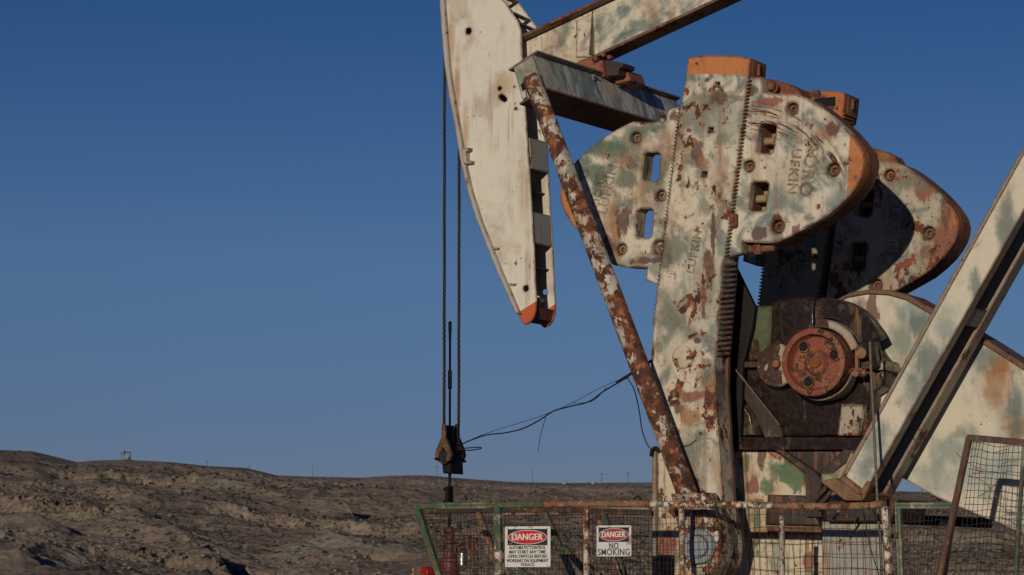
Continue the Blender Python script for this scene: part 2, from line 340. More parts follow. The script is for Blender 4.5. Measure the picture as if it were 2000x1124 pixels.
M['leg'] = paint('leg_paint', CREAM, .70, (TEAL, (.33, .38, .35)), .10, .06, 4, .9, 23, soft=.22, ps=.62, streak=.1, pstretch=(1, 1, 1.2), spots=[(1822, 715, .1, .14, .22, DTL, .9), (1790, 760, .1, .09, .22, TEAL, 1.), (1712, 872, .1, .12, .16, TEAL, .9), (1968, 440, .1, .07, .26, DTL, .8), (1905, 560, .1, .05, .14, TEAL, .7), (1850, 640, .1, .09, .10, (.22, .27, .25), 1.), (1690, 920, .1, .07, .10, TEAL, 1.)])
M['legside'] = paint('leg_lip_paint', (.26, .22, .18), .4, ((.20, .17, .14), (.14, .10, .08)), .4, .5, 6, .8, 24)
M['web'] = paint('web_shade_paint', (.10, .10, .10), .4, ((.07, .07, .07), (.06, .05, .045)), .3, .35, 5, .5, 25)  # dark colour carries the shade of leg web, stiffener and base recess
M['dark'] = paint('greasy_and_shaded_steel', (.026, .017, .012), .4, ((.016, .011, .009), (.045, .024, .015)), .1, .35, 6, .3, 26, rough=.5)  # greasy parts, and the rear rail darkened as if in shadow
M['rusty'] = paint('rusty_steel', (.12, .062, .036), .5, ((.055, .028, .018), (.20, .12, .07)), .6, .7, 6, .5, 27, rough=.8)
M['rail'] = paint('rail_paint', (.022, .075, .042), .4, ((.035, .085, .055), (.02, .055, .035)), .2, .50, 15, .5, 28, soft=.05, under=(.46, .39, .27), ps=3.5)
M['rail_white'] = paint('white_rail_paint', (.58, .56, .48), .35, ((.04, .12, .07), (.03, .09, .06)), .4, .85, 17, .9, 29, soft=.05, ps=3.5)
M['rail_rust'] = paint('rusty_rail_paint', (.20, .09, .05), .45, ((.05, .09, .05), (.34, .30, .22)), .6, .8, 15, .9, 30, soft=.05, ps=4)
M['mesh_rail'] = paint('brown_frame_paint', (.065, .032, .021), .4, ((.04, .022, .016), (.10, .05, .03)), .3, .4, 6, .5, 31)
M['wire'] = plain('mesh_wire_steel', (.055, .045, .038), .75, 0, .5, 9, .2)
M['black'] = plain('black_grease_and_shade', (.007, .006, .0055), .65, 0, .4, 20, .5)  # greasy black parts, and painted shade in openings and on the shaft housing
M['cable'] = plain('wire_rope_steel', (.05, .032, .022), .7, 0, .55, 60, .8)
M['socket'] = plain('socket_steel', (.17, .10, .045), .6, .3, .5, 18, .5, alt=(.08, .05, .03))
M['steel'] = plain('worn_bright_steel', (.55, .50, .40), .28, .9, .3, 14, .2)
M['valve'] = paint('valve_paint', (.15, .018, .018), .4, ((.06, .012, .012), (.10, .02, .02)), .2, .5, 8, .5, 33)
M['dkvalve'] = paint('dirty_valve_paint', (.06, .016, .014), .4, ((.03, .012, .01), (.08, .02, .02)), .2, .5, 8, .5, 34)
M['redgloss'] = plain('bright_red_paint', (.36, .028, .014), .4, 0, .25, 10, .1)
M['concrete'] = paint('stained_concrete', (.30, .29, .26), .5, ((.20, .21, .18), (.24, .21, .17)), .6, .25, 4, .6, 35, streak=1)
M['wireblack'] = plain('black_cable_sheath', (.02, .018, .017), .5, 0, .4, 10, .2)
M['weld'] = plain('grey_rod_steel', (.16, .14, .12), .6, .2, .4, 30, .3)
M['yellow'] = paint('yellow_plate_paint', (.36, .30, .15), .4, (GREEN, (.4, .38, .3)), .4, .3, 7, .6, 36)
M['interior'] = paint('weight_pocket_paint', (.30, .21, .12), .4, ((.12, .09, .055), (.2, .13, .07)), .5, .5, 5, .5, 37)

for k_, b_, s_ in (('lR', 'wR', 3), ('lL', 'wL', 4), ('lF', 'wF', 5), ('lC', 'crank', 1)):
    M[k_] = paint('cast_letter_paint', (.50, .45, .34), .95, (TEAL, TEAL), .35, .45, 6, 0, s_)
CY = 1.06      # centre plane of the machine
# ================================================================= PUMP JACK
g0 = at(1450, 1130, CY)
PJ = thing('pump_jack', 'large weathered cream and rust pump jack with orange tipped crank and counterweights', 'pump jack', (g0.x, CY, 0))
# ---- horsehead
hp = [(862, -150), (862, -60), (863, 0), (867, 60), (873, 130), (882, 190), (893, 250), (903, 310), (916, 370), (935, 430), (955, 480), (975, 530), (995, 575), (1010, 612), (1020, 631),
      (1026, 635), (1036, 631), (1043, 621), (1047, 607), (1048, 585), (1046, 560), (1043, 480), (1034, 330), (1025, 200), (1020, 110), (1018, 62), (1012, 42), (985, 4), (960, -26), (930, -60), (930, -150)]
hY = .90; hT = .018; hF = 1.25
holes = [circ(xz(915, 61, hY), .030), circ(xz(976, 173, hY), .018), circ(xz(1027, 564, hY), .028)]
blob = W([(974, 188), (979, 184), (985, 187), (990, 192), (990, 197), (985, 200), (980, 197), (976, 194)], hY)
HH = link('horse_head', prism_w(W(hp, hY), hY, hT, holes+[blob], .003), M['head'], PJ)
link('side_plate', prism_w(W(hp, hY), hF, hT, [circ(xz(1027, 564, hY), .028)], .003), M['head'], HH)
fr = [p for p in hp[:14]]
inner = [(x+9, y+2) for x, y in fr]
link('wireline_track', prism_w(W([(x-1.5, y) for x, y in fr]+inner[::-1], hY), hY-.035, hF-hY+.09, (), .004), M['headgrey'], HH)
for (xa, ya, xb, yb) in ((1033.5, 268, 1038, 329), (1041, 413, 1044.5, 475)):
    a, b = at(xa, ya, hY), at(xb, yb, hY)
    link('batten_plate', bar(V((a.x-.03, (hY+hF)/2+.018, a.z)), V((b.x-.03, (hY+hF)/2+.018, b.z)), hF-hY-.03, .03, up=(1, 0, 0)), M['headgrey'], HH)
for (xa, ya) in ((1000, 24), (1012, 44), (975, -12)):
    a = at(xa, ya, hY)
    link('tie_bar', bar((a.x-.02, hY+.02, a.z), (a.x-.02, hF, a.z-.02), .05, .02), M['flange'], HH)
# dark diaphragm plates inside, plus the end plug near the tip
a = at(1030, 400, hY)
for yy in (150, 370, 520):
    l, r = at({150: 884, 370: 926, 520: 980}[yy], yy, hY), at({150: 1018, 370: 1032, 520: 1040}[yy], yy, hY)
    link('diaphragm', bar((l.x, (hY+hF)/2+.01, l.z), (r.x-.02, (hY+hF)/2+.01, r.z), hF-hY-.03, .012, up=(0, 0, 1)), M['web'], HH)
link('tip_plate', prism_w(W([(1012, 606), (1022, 629), (1040, 622), (1046, 600)], hY), hY+.02, hF-hY-.02, (), .003), M['drum'], HH)
c = at(1045, 585, hY)
link('grease_plug', cyl((c.x-.12, hF-.10, c.z+.02), (c.x-.12, hF-.002, c.z+.02), .028, 16), M['headgrey'], HH)
# wire line clip and weld lugs on the rim of the head
clip = [prism([(901, 290), (917, 289), (917, 294), (911, 297), (912, 314), (921, 314), (921, 319), (906, 321), (903, 310)], hY-.06, .14, (), .003)]
for x, y in ((961, 483), (994, 553)): clip.append(prism([(x, y), (x+12, y+1), (x+12, y+4), (x+2, y+5)], hY-.03, .05, (), .002))
link('wireline_clip', clip[0], M['headgrey'], HH)
for c_ in clip[1:]: link('weld_lug', c_, M['headgrey'], HH)
# ---- walking beam (I section; pixels on its centre plane)
dxb, dyb = (1404-1180), (5-109)
slope = dyb/dxb
def bl(x, y0, x0): return y0+slope*(x-x0)
Xa, Xb = 1020, 1900
top0, bot0 = (1031, 79), (1180, 109)
webp = [(Xa, bl(Xa, 79, 1031)-2), (Xb, bl(Xb, 79, 1031)-2), (Xb, bl(Xb, 109, 1180)+2), (Xa, bl(Xa, 109, 1180)+2)]
WB = link('walking_beam', prism(webp, CY-.012, .024, (), .002), M['beam'], PJ)
def flange_strip(x0, y_at, xr, yr, th):
    a = at(x0, bl(x0, yr, xr), CY); b = at(Xb, bl(Xb, yr, xr), CY)
    d = (b-a).normalized(); n = V((-d.z, 0, d.x)); n = n if n.z > 0 else -n
    return a, b, n
for nm, xr, yr, sg, x0 in (('top_flange', 1031, 79, 1, Xa), ('bottom_flange', 1180, 109, -1, Xa-6)):
    a, b, n = flange_strip(x0, 0, xr, yr, .03)
    off = n*(.014*sg)
    link(nm, bar(a+off, b+off, .26, .028, up=n), M['beam_flange'] if sg < 0 else M['beam_flange'], WB)
# doubler plate, stiffener and edge of the stiffener
link('doubler_plate', prism([(1125, 42), (1157, 26), (1161, 112), (1125, 112)], CY-.03, .018, (), .003), M['beam'], WB)
st = [at(1158, 22, CY), at(1161, 110, CY)]
bmS = bmesh.new(); vs_ = [bmS.verts.new(p) for p in (V((st[0].x, CY-.015, st[0].z)), V((st[1].x, CY-.015, st[1].z)), V((st[1].x, CY-.11, st[1].z-.01)), V((st[0].x, CY-.02, st[0].z)))]
ws_ = [bmS.verts.new(v.co+V((.010, 0, 0))) for v in vs_]
bmS.faces.new(vs_); bmS.faces.new(ws_[::-1])
for k in range(4): bmS.faces.new((vs_[k], ws_[k], ws_[(k+1) % 4], vs_[(k+1) % 4]))
bmesh.ops.recalc_face_normals(bmS, faces=bmS.faces); meS = bpy.data.meshes.new('m'); bmS.to_mesh(meS); bmS.free()
link('stiffener', meS, M['web'], WB)  # dark colour paints the stiffener's side as shaded
# ---- saddle bearing under the beam
sbY = CY-.16
SB = link('equalizer_bearing', prism([(1127, 122), (1133, 117), (1143, 114), (1155, 116), (1160, 124), (1170, 118), (1176, 117), (1180, 150), (1127, 150)], sbY, .34, (), .012), M['redbrown'], PJ)
link('saddle_block', prism([(1182, 117), (1216, 123), (1216, 131), (1208, 134), (1208, 146), (1180, 150)], CY-.10, .24, (), .006), M['dark'], SB)
link('bearing_cap', prism([(1205, 142), (1213, 137), (1225, 138), (1232, 158), (1200, 165)], CY+.05, .30, (), .008), M['redbrown'], SB)
for x, y in ((1165, 116), (1180, 108), (1192, 113)):
    c = at(x, y, CY-.1); link('bolt', cyl((c.x, CY-.13, c.z), (c.x, CY-.06, c.z), .022, 6), M['rusty'], SB)
# ---- cross yoke (box along Y)
yA, yB = -.30, 2.42
sec = W([(1005, 132), (1043, 107), (1063, 172), (1022, 198)], yA)
YK = link('cross_yoke', prism_w(sec, yA+.012, yB-yA, [W([(1026, 158), (1048, 141), (1060, 172), (1036, 190)], yA)] if False else (), .004), M['yoke'], PJ)
def strip(p, q, y0, y1, th, ext0, ext1):
    a, b = at(*p, yA), at(*q, yA); d = (b-a).normalized(); n = V((-d.z, 0, d.x))
    a = a-d*ext0; b = b+d*ext1
    pts = [(a+n*th/2), (b+n*th/2), (b-n*th/2), (a-n*th/2)]
    return prism_w([(v.x, v.z) for v in pts], y0, y1-y0, (), .003)
link('top_flange', strip((1004, 131), (1043, 105), yA-.01, yB+.03, .018, .055, .04), M['flange'], YK)
link('bottom_flange', strip((1022, 200), (1063, 175), yA-.01, yB+.03, .02, .035, .02), M['beam_flange'], YK)
link('end_plate', prism_w(W([(1004, 133), (1042, 108), (1062, 172), (1053, 178), (1046, 142), (1024, 158), (1030, 190), (1022, 197)], yA), yA-.012, .022, (), .002), M['yoke'], YK)
link('notch_shade', prism_w(W([(1018, 166), (1046, 143), (1050, 156), (1022, 180)], yA), yA-.016, .006, (), .001), M['black'], YK)  # black sheet painting the shade of an open notch
for yy in (.75, 1.25):
    c = V((at(1043, 105, yA).x+.018, yy, at(1043, 105, yA).z-.02))
    b = link('flange_bolt', join([cyl(c, c+V((.0, 0, -.06)), .018, 6), cyl(c+V((0, 0, -.012)), c+V((0, 0, -.03)), .032, 6)]), M['steel'], YK)
# ---- pitmans: pipe, wrist pin bearing
def pitman(dy):
    top = at(1037, 150, -.37)+V((0, dy, 0)); bot = at(1350, 985, -.17)+V((0, dy, 0)); o = V((0, dy, 0))
    P = link('pitman', cyl(top, bot, .078, 32, .088), M['pitman'], PJ)
    e = at(1051, 165, -.17)+o
    pts = [(1309, 965), (1372, 962), (1384, 985), (1396, 1012), (1404, 1045), (1405, 1075), (1400, 1100), (1388, 1118), (1374, 1127), (1358, 1126), (1343, 1115), (1332, 1090), (1326, 1050), (1316, 1000)]
    yf = -.33
    B = link('wrist_bearing', prism_w(W(pts, yf), yf+dy, .27, (), .02), M['bearing'], P)
    c = at(1367, 1068, yf)+o
    link('pin_cap', lathe(c+V((0, .005, 0)), (0, -1, 0), [(0, .146), (.03, .146), (.04, .138), (.04, .098), (.036, .094), (.036, .092), (.055, .087), (.058, .0)], 40), M['bluegrey'], B)
    c2 = at(1381, 1030, yf)+o; link('grease_nipple', cyl(c2, c2+V((0, -.02, 0)), .016, 12), M['bluegrey'], B)
    c3 = at(1341, 1042, yf)+o; link('side_plug', cyl(c3+V((0, .01, 0)), c3+V((0, -.02, 0)), .028, 12), M['rusty'], B)
    return P
pitman(0)
pitman(2.35)
# ---- cranks
Lt = teeth((1328, 206), (1290, 545), 7.0, 0)
def crank_outline():
    pts = [(1343, 113), (1370, 109), (1410, 108), (1445, 110), (1465, 114), (1462, 150)]
    r = teeth((1461, 152), (1416, 500), 7.1, -4.5)           # right rack
    r = [(x, y) for x, y in r]
    pts += r + [(1410, 515), (1404, 600), (1397, 700), (1396, 716), (1398, 760), (1402, 840), (1408, 930), (1412, 985), (1424, 1030), (1430, 1070), (1424, 1104), (1406, 1128), (1383, 1136), (1360, 1128), (1340, 1105), (1333, 1070),
                (1326, 1020), (1318, 960), (1303, 900), (1290, 840), (1276, 770), (1271, 730), (1271, 695), (1276, 640)]
    l = teeth((1277, 636), (1329, 204), 7.1, -4.5)
    return pts + l + [(1330, 200), (1336, 170), (1341, 140)]
co_ = crank_outline()
sq = [W([(x-4, y-5), (x+5, y-5), (x+4, y+5), (x-5, y+5)], 0) for x, y in ((1401, 166), (1388, 254), (1376, 341))]
def make_crank(dy, mat):
    c = link('crank', prism_w(W(co_, 0), dy, .22, sq, .006), mat, PJ)
    # thicker core behind the face: side rack with spiral teeth
    core = W([(1345, 116), (1466, 118), (1462, 150), (1416, 505), (1412, 560), (1400, 700), (1399, 760), (1412, 985), (1424, 1030), (1428, 1070), (1400, 1110), (1345, 1100), (1300, 880), (1276, 740), (1280, 640)], 0)
    link('crank_web', prism_w(core, dy+.212, .06, (), .01), M['beam_flange'], c)
    tt = []
    for i in range(18):
        t = i/17; x = 1413-(1413-1399)*t; y = 516+(692-516)*t
        a = at(x-1, y+2, 0)+V((0, dy, 0)); b = a+V((.03, .17, .03))
        tt.append(bar(a+V((-.01, .01, 0)), a+V((.022, .19, .026)), .035, .024, up=(0, 0, 1), bev=.005))
    link('rack_teeth', join(tt), M['flange'], c)
    ctr = at(1334, 698, 0)+V((0, dy, 0))
    link('shaft_cover', lathe(ctr+V((0, .01, 0)), (0, -1, 0), [(0, .10), (.018, .10), (.022, .094), (.022, 0)], 40), mat, c)
    # relief on the face
    sl = at(1330, 870, 0); sr = at(1358, 862, 0)
    link('weld_bead', tube(spline([sl+V((-.04, dy, -.01)), (sl+sr)/2+V((0, dy-.004, -.02)), sr+V((.01, dy, .01))], 5), .009, 6), mat, c)
    d = (at(1345, 530, 0)-at(1362, 440, 0)).normalized()
    u = V((-d.z, 0, d.x))
    if u.x > 0: u = -u
    m = text('LUFKIN', .10, at(1357, 492, 0)+V((0, dy, 0)), -d, V((0, -1, 0)).cross(d)*-1 if False else u, .005, .003, space=1.15)
    link('cast_lettering', m, M['lC'], c)
    return c
CR = make_crank(0, M['crank'])
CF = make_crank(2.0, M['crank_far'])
# slot box at the top of both cranks
for cr, dy in ((CR, 0), (CF, 2.0)):
    a = at(1445, 110, 0); b = at(1466, 172, 0)
    link('end_block', prism_w(W([(1440, 112), (1462, 114), (1466, 116), (1463, 150), (1458, 172), (1440, 170)], 0), dy+.06, .27, (), .02), M['rim'], cr)
    s = at(1467, 132, 0); link('keeper', box(s.x-.02, s.x+.006, dy+.15, dy+.18, s.z-.05, s.z+.05), M['rim'], cr)
sA, sB = at(1592, 193, 2.0), at(1632, 207, 2.0)
link('slot_shade', box(sA.x, sB.x, 1.993, 2.01, sB.z, sA.z, .002), M['black'], CF)  # black box on the face, painting the dark inside of a slot
# ---- counterweights
def bolt_set(parent, pts, Y, dv, mat, r=.043, rr=.055):
    for i, (x, y, k) in enumerate(pts):
        c = at(x, y, Y)+dv
        b = link('weight_bolt', lathe(c+V((0, .10, 0)), (0, -1, 0), [(0, .0), (0, r*k*1.9), (.01, r*k*1.9), (.012, r*k*.95), (.06, r*k*.95), (.062, r*k*.6), (.06, r*k*.5), (.03, r*k*.4), (.03, 0)], 16), mat, parent)
WYf = .045
wr = [(1455, 152), (1488, 150), (1489, 181), (1520, 183), (1556, 184), (1575, 191), (1597, 205), (1617, 220), (1640, 240), (1658, 258), (1671, 273), (1681, 288), (1687, 300), (1690, 314), (1688, 330), (1683, 345), (1673, 363),
      (1660, 381), (1640, 401), (1617, 420), (1595, 433), (1569, 448), (1545, 461), (1521, 472), (1500, 475), (1451, 473), (1450, 495), (1418, 504), (1412, 500)]
wr_back = [(1455, 152), (1486, 150), (1500, 152), (1524, 158), (1548, 170)] + wr[4:-3] + [(1480, 478), (1452, 480), (1420, 478)]
def window(x0, x1, y0, y1, sk=0.12):
    s = (y1-y0)*sk; r = 5
    q = [(x0+s+r, y0), (x1+s-r, y0), (x1+s, y0+r), (x1, y1-r), (x1-r, y1), (x0+r, y1), (x0, y1-r), (x0+s, y0+r)]
    return q
wins_r = [window(1477, 1510, 242, 300, .1), window(1461, 1495, 355, 413, .1)]
bolts_r = [(1547, 213, 1), (1627, 332, 1.1), (1519, 443, 1.1), (1462, 325, 1)]
def weight(parent, dv, outline, back, wins, bolts, mat, name, rim_mat, deep=.22, inner_bolts=True):
    Y = WYf
    def T(poly): return [(x+dv.x, z+dv.z) for x, z in W(poly, Y)]
    bh = [[(c[0]+dv.x, c[1]+dv.z) for c in circ(xz(x, y, Y), .043*k*1.25)] for x, y, k in bolts]
    w = link(name, prism_w(T(outline), Y+dv.y, .10, [T(h) for h in wins]+bh, .010), mat, parent)
    cx = sum(p[0] for p in back)/len(back)
    link('weight_body', prism_w(T(back), Y+dv.y+.094, deep, [T([(x, y) for x, y in h]) for h in wins], .014), rim_mat, w)
    bolt_set(w, bolts, Y, dv, M['rusty'] if inner_bolts else mat)
    return w
def pockets(w, dv, wins):
    for h in wins:        # the cross bolt and shelf seen inside each window
        x = sum(p[0] for p in h)/8; y = sum(p[1] for p in h)/8; c = at(x, y, WYf)+dv
        link('cross_bolt', join([cyl(c+V((-.11, .16, .0)), c+V((.04, .16, .0)), .034, 14), cyl(c+V((.02, .16, 0)), c+V((.05, .16, 0)), .05, 6)]), M['interior'], w)
        link('pocket_plate', box(c.x-.11, c.x-.02, c.y+.27, c.y+.30, c.z-.15, c.z+.15, .004), M['interior'], w)
def outline_shift(dx): return dx
def lettering(w, dv, items, mat):
    for s, (x, y), (x2, y2), size in items:
        c = at((x+x2)/2, (y+y2)/2, WYf)+dv; d = (at(x2, y2, WYf)-at(x, y, WYf)).normalized(); n = V((0, -1, 0)); u = n.cross(d)
        link('cast_lettering', text(s, size, c, d, u, .003, .003, space=1.12), mat, w)
O0 = V((0, 0, 0)); DVF = at(1813, 455, 2.0+.045)-at(1627, 332, .045); DVL = V((-.03, 2.0, .36))
w1 = weight(CR, O0, wr, wr_back, wins_r, bolts_r, M['wR'], 'counterweight', M['rim']); pockets(w1, O0, wins_r)
LR = [('OORO', (1585, 290), (1574, 362), .155), ('LUFKIN', (1556, 288), (1546, 366), .125)]
lettering(w1, O0, LR, M['lR'])
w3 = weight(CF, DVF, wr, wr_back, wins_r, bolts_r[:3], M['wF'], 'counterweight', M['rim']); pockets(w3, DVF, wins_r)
lettering(w3, DVF, LR, M['lF'])
wl = [(1336, 206), (1303, 215), (1299, 237), (1262, 239), (1235, 238), (1215, 247), (1194, 259), (1170, 275), (1149, 292), (1125, 314), (1106, 340), (1097, 358), (1093, 378), (1095, 395), (1102, 415), (1114, 435), (1127, 450), (1140, 464), (1158, 484), (1180, 505), (1198, 518),
      (1225, 522), (1263, 524), (1260, 548), (1288, 558), (1300, 500)]
wins_l = [window(1254, 1285, 298, 354, .08), window(1240, 1271, 408, 465, .08)]
bolts_l = [(1241, 269, .9), (1290, 382, .9), (1213, 487, .9), (1287, 483, 1.15)]
w2 = weight(CR, O0, wl, wl, wins_l, bolts_l, M['wL'], 'counterweight', M['wL'], deep=.09, inner_bolts=False)
lettering(w2, O0, [('LUFKIN', (1180, 405), (1196, 335), .12), ('OORO', (1165, 395), (1176, 345), .10)], M['lL'])
w4 = weight(CF, DVL, wl, wl, wins_l, bolts_l, M['wL'], 'counterweight', M['wL'], deep=.09, inner_bolts=False)
# bolts at the weight steps
for cr, dv in ((w1, O0), (w3, DVF)):
    c = at(1508, 170, WYf)+dv
    link('edge_bolt', join([cyl(c+V((0, .02, 0)), c+V((0, -.035, 0)), .036, 8), cyl(c+V((0, .03, 0)), c+V((0, .01, 0)), .05, 16)]), M['rusty'], cr)
    c = at(1478, 484, WYf)+dv
    link('clamp_bolt', join([cyl(c+V((-.12, .10, 0)), c+V((.12, .10, 0)), .03, 10), cyl(c+V((-.06, .10, 0)), c+V((0, .10, 0)), .055, 6)]), M['rusty'], cr)
    c = at(1436, 432, WYf)+dv
    link('clamp_lug', join([box(c.x-.035, c.x+.03, c.y-.05, c.y+.02, c.z-.06, c.z+.06, .012), cyl(c+V((0, -.045, 0)), c+V((0, -.06, 0)), .018, 10)]), M['rim'], cr)
c = at(1262, 540, WYf); link('step_bolt', cyl(c+V((-.04, .1, 0)), c+V((.03, .1, 0)), .03, 8), M['rusty'], w2)

# ---- gear reducer
gY = .62
GB = link('gear_reducer', prism([(1474, 597), (1505, 594), (1518, 585), (1557, 579), (1587, 581), (1616, 586), (1634, 596), (1642, 606), (1654, 614), (1670, 626), (1684, 639), (1696, 658), (1712, 690), (1725, 706), (1729, 732), (1727, 752),
      (1700, 770), (1690, 853), (1440, 853), (1440, 790), (1436, 720), (1458, 706), (1462, 690)], gY, .85, (), .03), M['gear'], PJ)
link('green_panel', prism([(1476, 600), (1506, 598), (1505, 640), (1500, 704), (1461, 704), (1466, 650)], gY-.05, .06, (), .015), M['gear_green'], GB)
link('white_panel', prism([(1586, 596), (1612, 600), (1640, 615), (1664, 640), (1684, 672), (1600, 660), (1580, 640)], gY-.03, .04, (), .01), M['gear_white'], GB)
link('top_cap', prism([(1518, 596), (1520, 587), (1557, 582), (1590, 584), (1590, 700), (1540, 700), (1520, 660)], gY-.06, .08, (), .025), M['gear'], GB)
link('inspection_cover', prism([(1604, 850), (1608, 770), (1640, 740), (1640, 850)], gY-.03, .04, (), .01), M['gear'], GB)
link('split_flange', prism([(1448, 706), (1500, 706), (1500, 718), (1446, 718)], gY-.10, .2, (), .006), M['dark'], GB)
link('right_flange', prism([(1680, 706), (1728, 704), (1732, 716), (1730, 724), (1680, 720)], gY-.10, .3, (), .006), M['gear_white'], GB)
link('lower_green_panel', prism([(1430, 757), (1438, 768), (1452, 790), (1466, 812), (1472, 850), (1441, 852), (1434, 800)], gY-.06, .08, (), .02), M['gear_green'], GB)
link('base_flange', prism([(1436, 854), (1683, 854), (1678, 879), (1436, 879)], gY-.12, 1.0, (), .008), M['gear'], GB)
link('white_corner', prism([(1642, 790), (1690, 790), (1680, 851), (1636, 851)], gY-.05, .06, (), .012), M['gear_white'], GB)
link('sump', prism([(1510, 880), (1668, 880), (1606, 926), (1575, 926)], gY-.04, .7, (), .02), M['dark'], GB)
link('left_brace', prism([(1504, 872), (1518, 872), (1590, 920), (1604, 935), (1604, 1010), (1573, 1010), (1573, 925)], gY-.11, .22, (), .008), M['dark'], GB)
link('right_brace', prism([(1600, 922), (1650, 876), (1678, 876), (1676, 886), (1606, 940)], gY-.11, .22, (), .008), M['dark'], GB)
link('diagonal_rod', bar(at(1437, 722, gY-.15), at(1524, 832, gY-.08), .03, .02), M['dark'], GB)
link('web_plate', prism([(1437, 722), (1524, 832), (1530, 872), (1500, 872), (1475, 815), (1437, 755)], gY-.07, .06, (), .01), M['dark'], GB)
link('shaft_housing', prism([(1405, 512), (1437, 522), (1475, 600), (1470, 640), (1452, 712), (1446, 880), (1405, 880)], .50, .06, (), .02), M['black'], GB)  # coloured black to paint in the crank's shadow
# side cover plate
SC = link('side_cover', lathe(at(1516, 714, gY-.14)+V((0, .15, 0)), (0, -1, 0), [(0, .185), (.14, .185), (.15, .175), (.15, 0)], 40), M['gear_white'], GB)
for k in range(7):
    c = at(1516, 714, gY-.14)+V((cos(k*.9+.5)*.155, 0, sin(k*.9+.5)*.155)); link('cover_bolt', cyl(c, c+V((0, -.02, 0)), .014, 6), M['rusty'], SC)
c = at(1517, 711, gY-.16); link('pivot_boss', cyl(c+V((0, .03, 0)), c+V((0, -.03, 0)), .035, 20), M['redbrown'], SC)
# brake drum
dc = at(1591, 708, .30)
R0 = .284
DR = link('brake_drum', lathe(dc, (0, -1, 0), [(-.28, 0), (-.28, R0*.97), (0, R0), (.03, R0), (.034, R0-.012), (.034, R0-.05), (-.03, R0-.058), (-.045, R0-.07), (-.045, .11), (-.03, .10), (-.018, .085), (-.018, .05), (-.02, .0)], 64), M['drum'], GB)
for an in (.32, 2.25, 4.3):
    c = dc+V((cos(an)*.175, .036, sin(an)*.175)); link('vent_hole_shade', lathe(c+V((0, .004, 0)), (0, -1, 0), [(0, 0), (.003, .036), (.003, .036), (.008, .04), (.012, .046), (.004, .052)], 20), M['black'], DR)  # black disc painting the dark inside of each hole
    link('hole_lip', lathe(c+V((0, .0, 0)), (0, -1, 0), [(0, .052), (.016, .050), (.016, .040), (0, .038)], 20), M['drum'], DR)
link('shaft_end', lathe(dc+V((0, .0, 0)), (0, -1, 0), [(-.03, .048), (.0, .048), (.006, .042), (.006, .010), (-.004, .008), (-.004, 0)], 24), plain('orange_shaft_end', (.24, .09, .025), .7), DR)
# brake band
def arc_band(c, r0, r1, a0, a1, y0, y1, n=40):
    o = [(c.x+r1*cos(a0+(a1-a0)*i/n), c.z+r1*sin(a0+(a1-a0)*i/n)) for i in range(n+1)]
    o += [(c.x+r0*cos(a1+(a0-a1)*i/n), c.z+r0*sin(a1+(a0-a1)*i/n)) for i in range(n+1)]
    return prism_w(o, y0, y1-y0, (), .002)
bc = V((dc.x, 0, dc.z))
link('brake_band', arc_band(bc, R0+.012, R0+.03, radians(150), radians(344), .40, .52), M['flange'], GB)
link('brake_shoe', arc_band(bc, R0+.015, R0+.085, radians(18), radians(95), .40, .54), M['gear_white'], GB)
link('outer_shroud', arc_band(bc, R0+.10, R0+.27, radians(22), radians(92), .48, .64), M['gear'], GB)
bk = [bar(at(1657, 729, .42), at(1664, 722, .42), .06, .03), bar(at(1664, 722, .42), at(1687, 722, .42), .06, .02), bar(at(1685, 722, .42), at(1686, 736, .42), .06, .02),
      bar(at(1674, 680, .42), at(1674, 722, .42), .03, .03), cyl(at(1681, 690, .40), at(1681, 690, .5), .05, 14), cyl(at(1671, 730, .38), at(1671, 730, .48), .03, 10)]
link('band_clamp', join(bk), M['rusty'], GB)
link('brake_bracket', join([prism([(1668, 672), (1702, 664), (1706, 690), (1696, 700), (1668, 696)], .46, .2, (), .01), prism([(1690, 664), (1706, 668), (1712, 716), (1700, 720)], .42, .1, (), .01)]), M['gear'], GB)
link('breather', join([cyl(at(1719, 690, .6), at(1719, 690, .7), .028, 12), bar(at(1722, 700, .62), at(1727, 730, .62), .05, .05)]), M['gear_white'], GB)
# ---- belt guard
bY = .86
gpts = [(1560, 720), (1566, 668), (1590, 622), (1625, 590), (1660, 572), (1700, 565), (1740, 567), (1775, 577), (1815, 600), (1870, 630), (1930, 666), (2000, 711), (2300, 905), (2360, 990), (2370, 1100), (2300, 1190), (2230, 1168), (2000, 1044), (1830, 972), (1770, 938), (1700, 905), (1620, 860), (1575, 800)]
BG = link('belt_guard', prism(gpts, bY, .30, (), .006), M['guard'], PJ)
topo = gpts[3:13]
link('top_band', prism([(x, y) for x, y in topo]+[(x-6, y+9) for x, y in topo[::-1]], bY-.03, .36, (), .003), M['beam_flange'], BG)
c = bY-.01
link('guard_latch', join([bar(at(1738, 729, bY-.03), at(1747, 729, bY-.03), .02, .03), bar(at(1746, 728, bY-.03), at(1744, 750, bY-.03), .02, .025)]), M['flange'], BG)
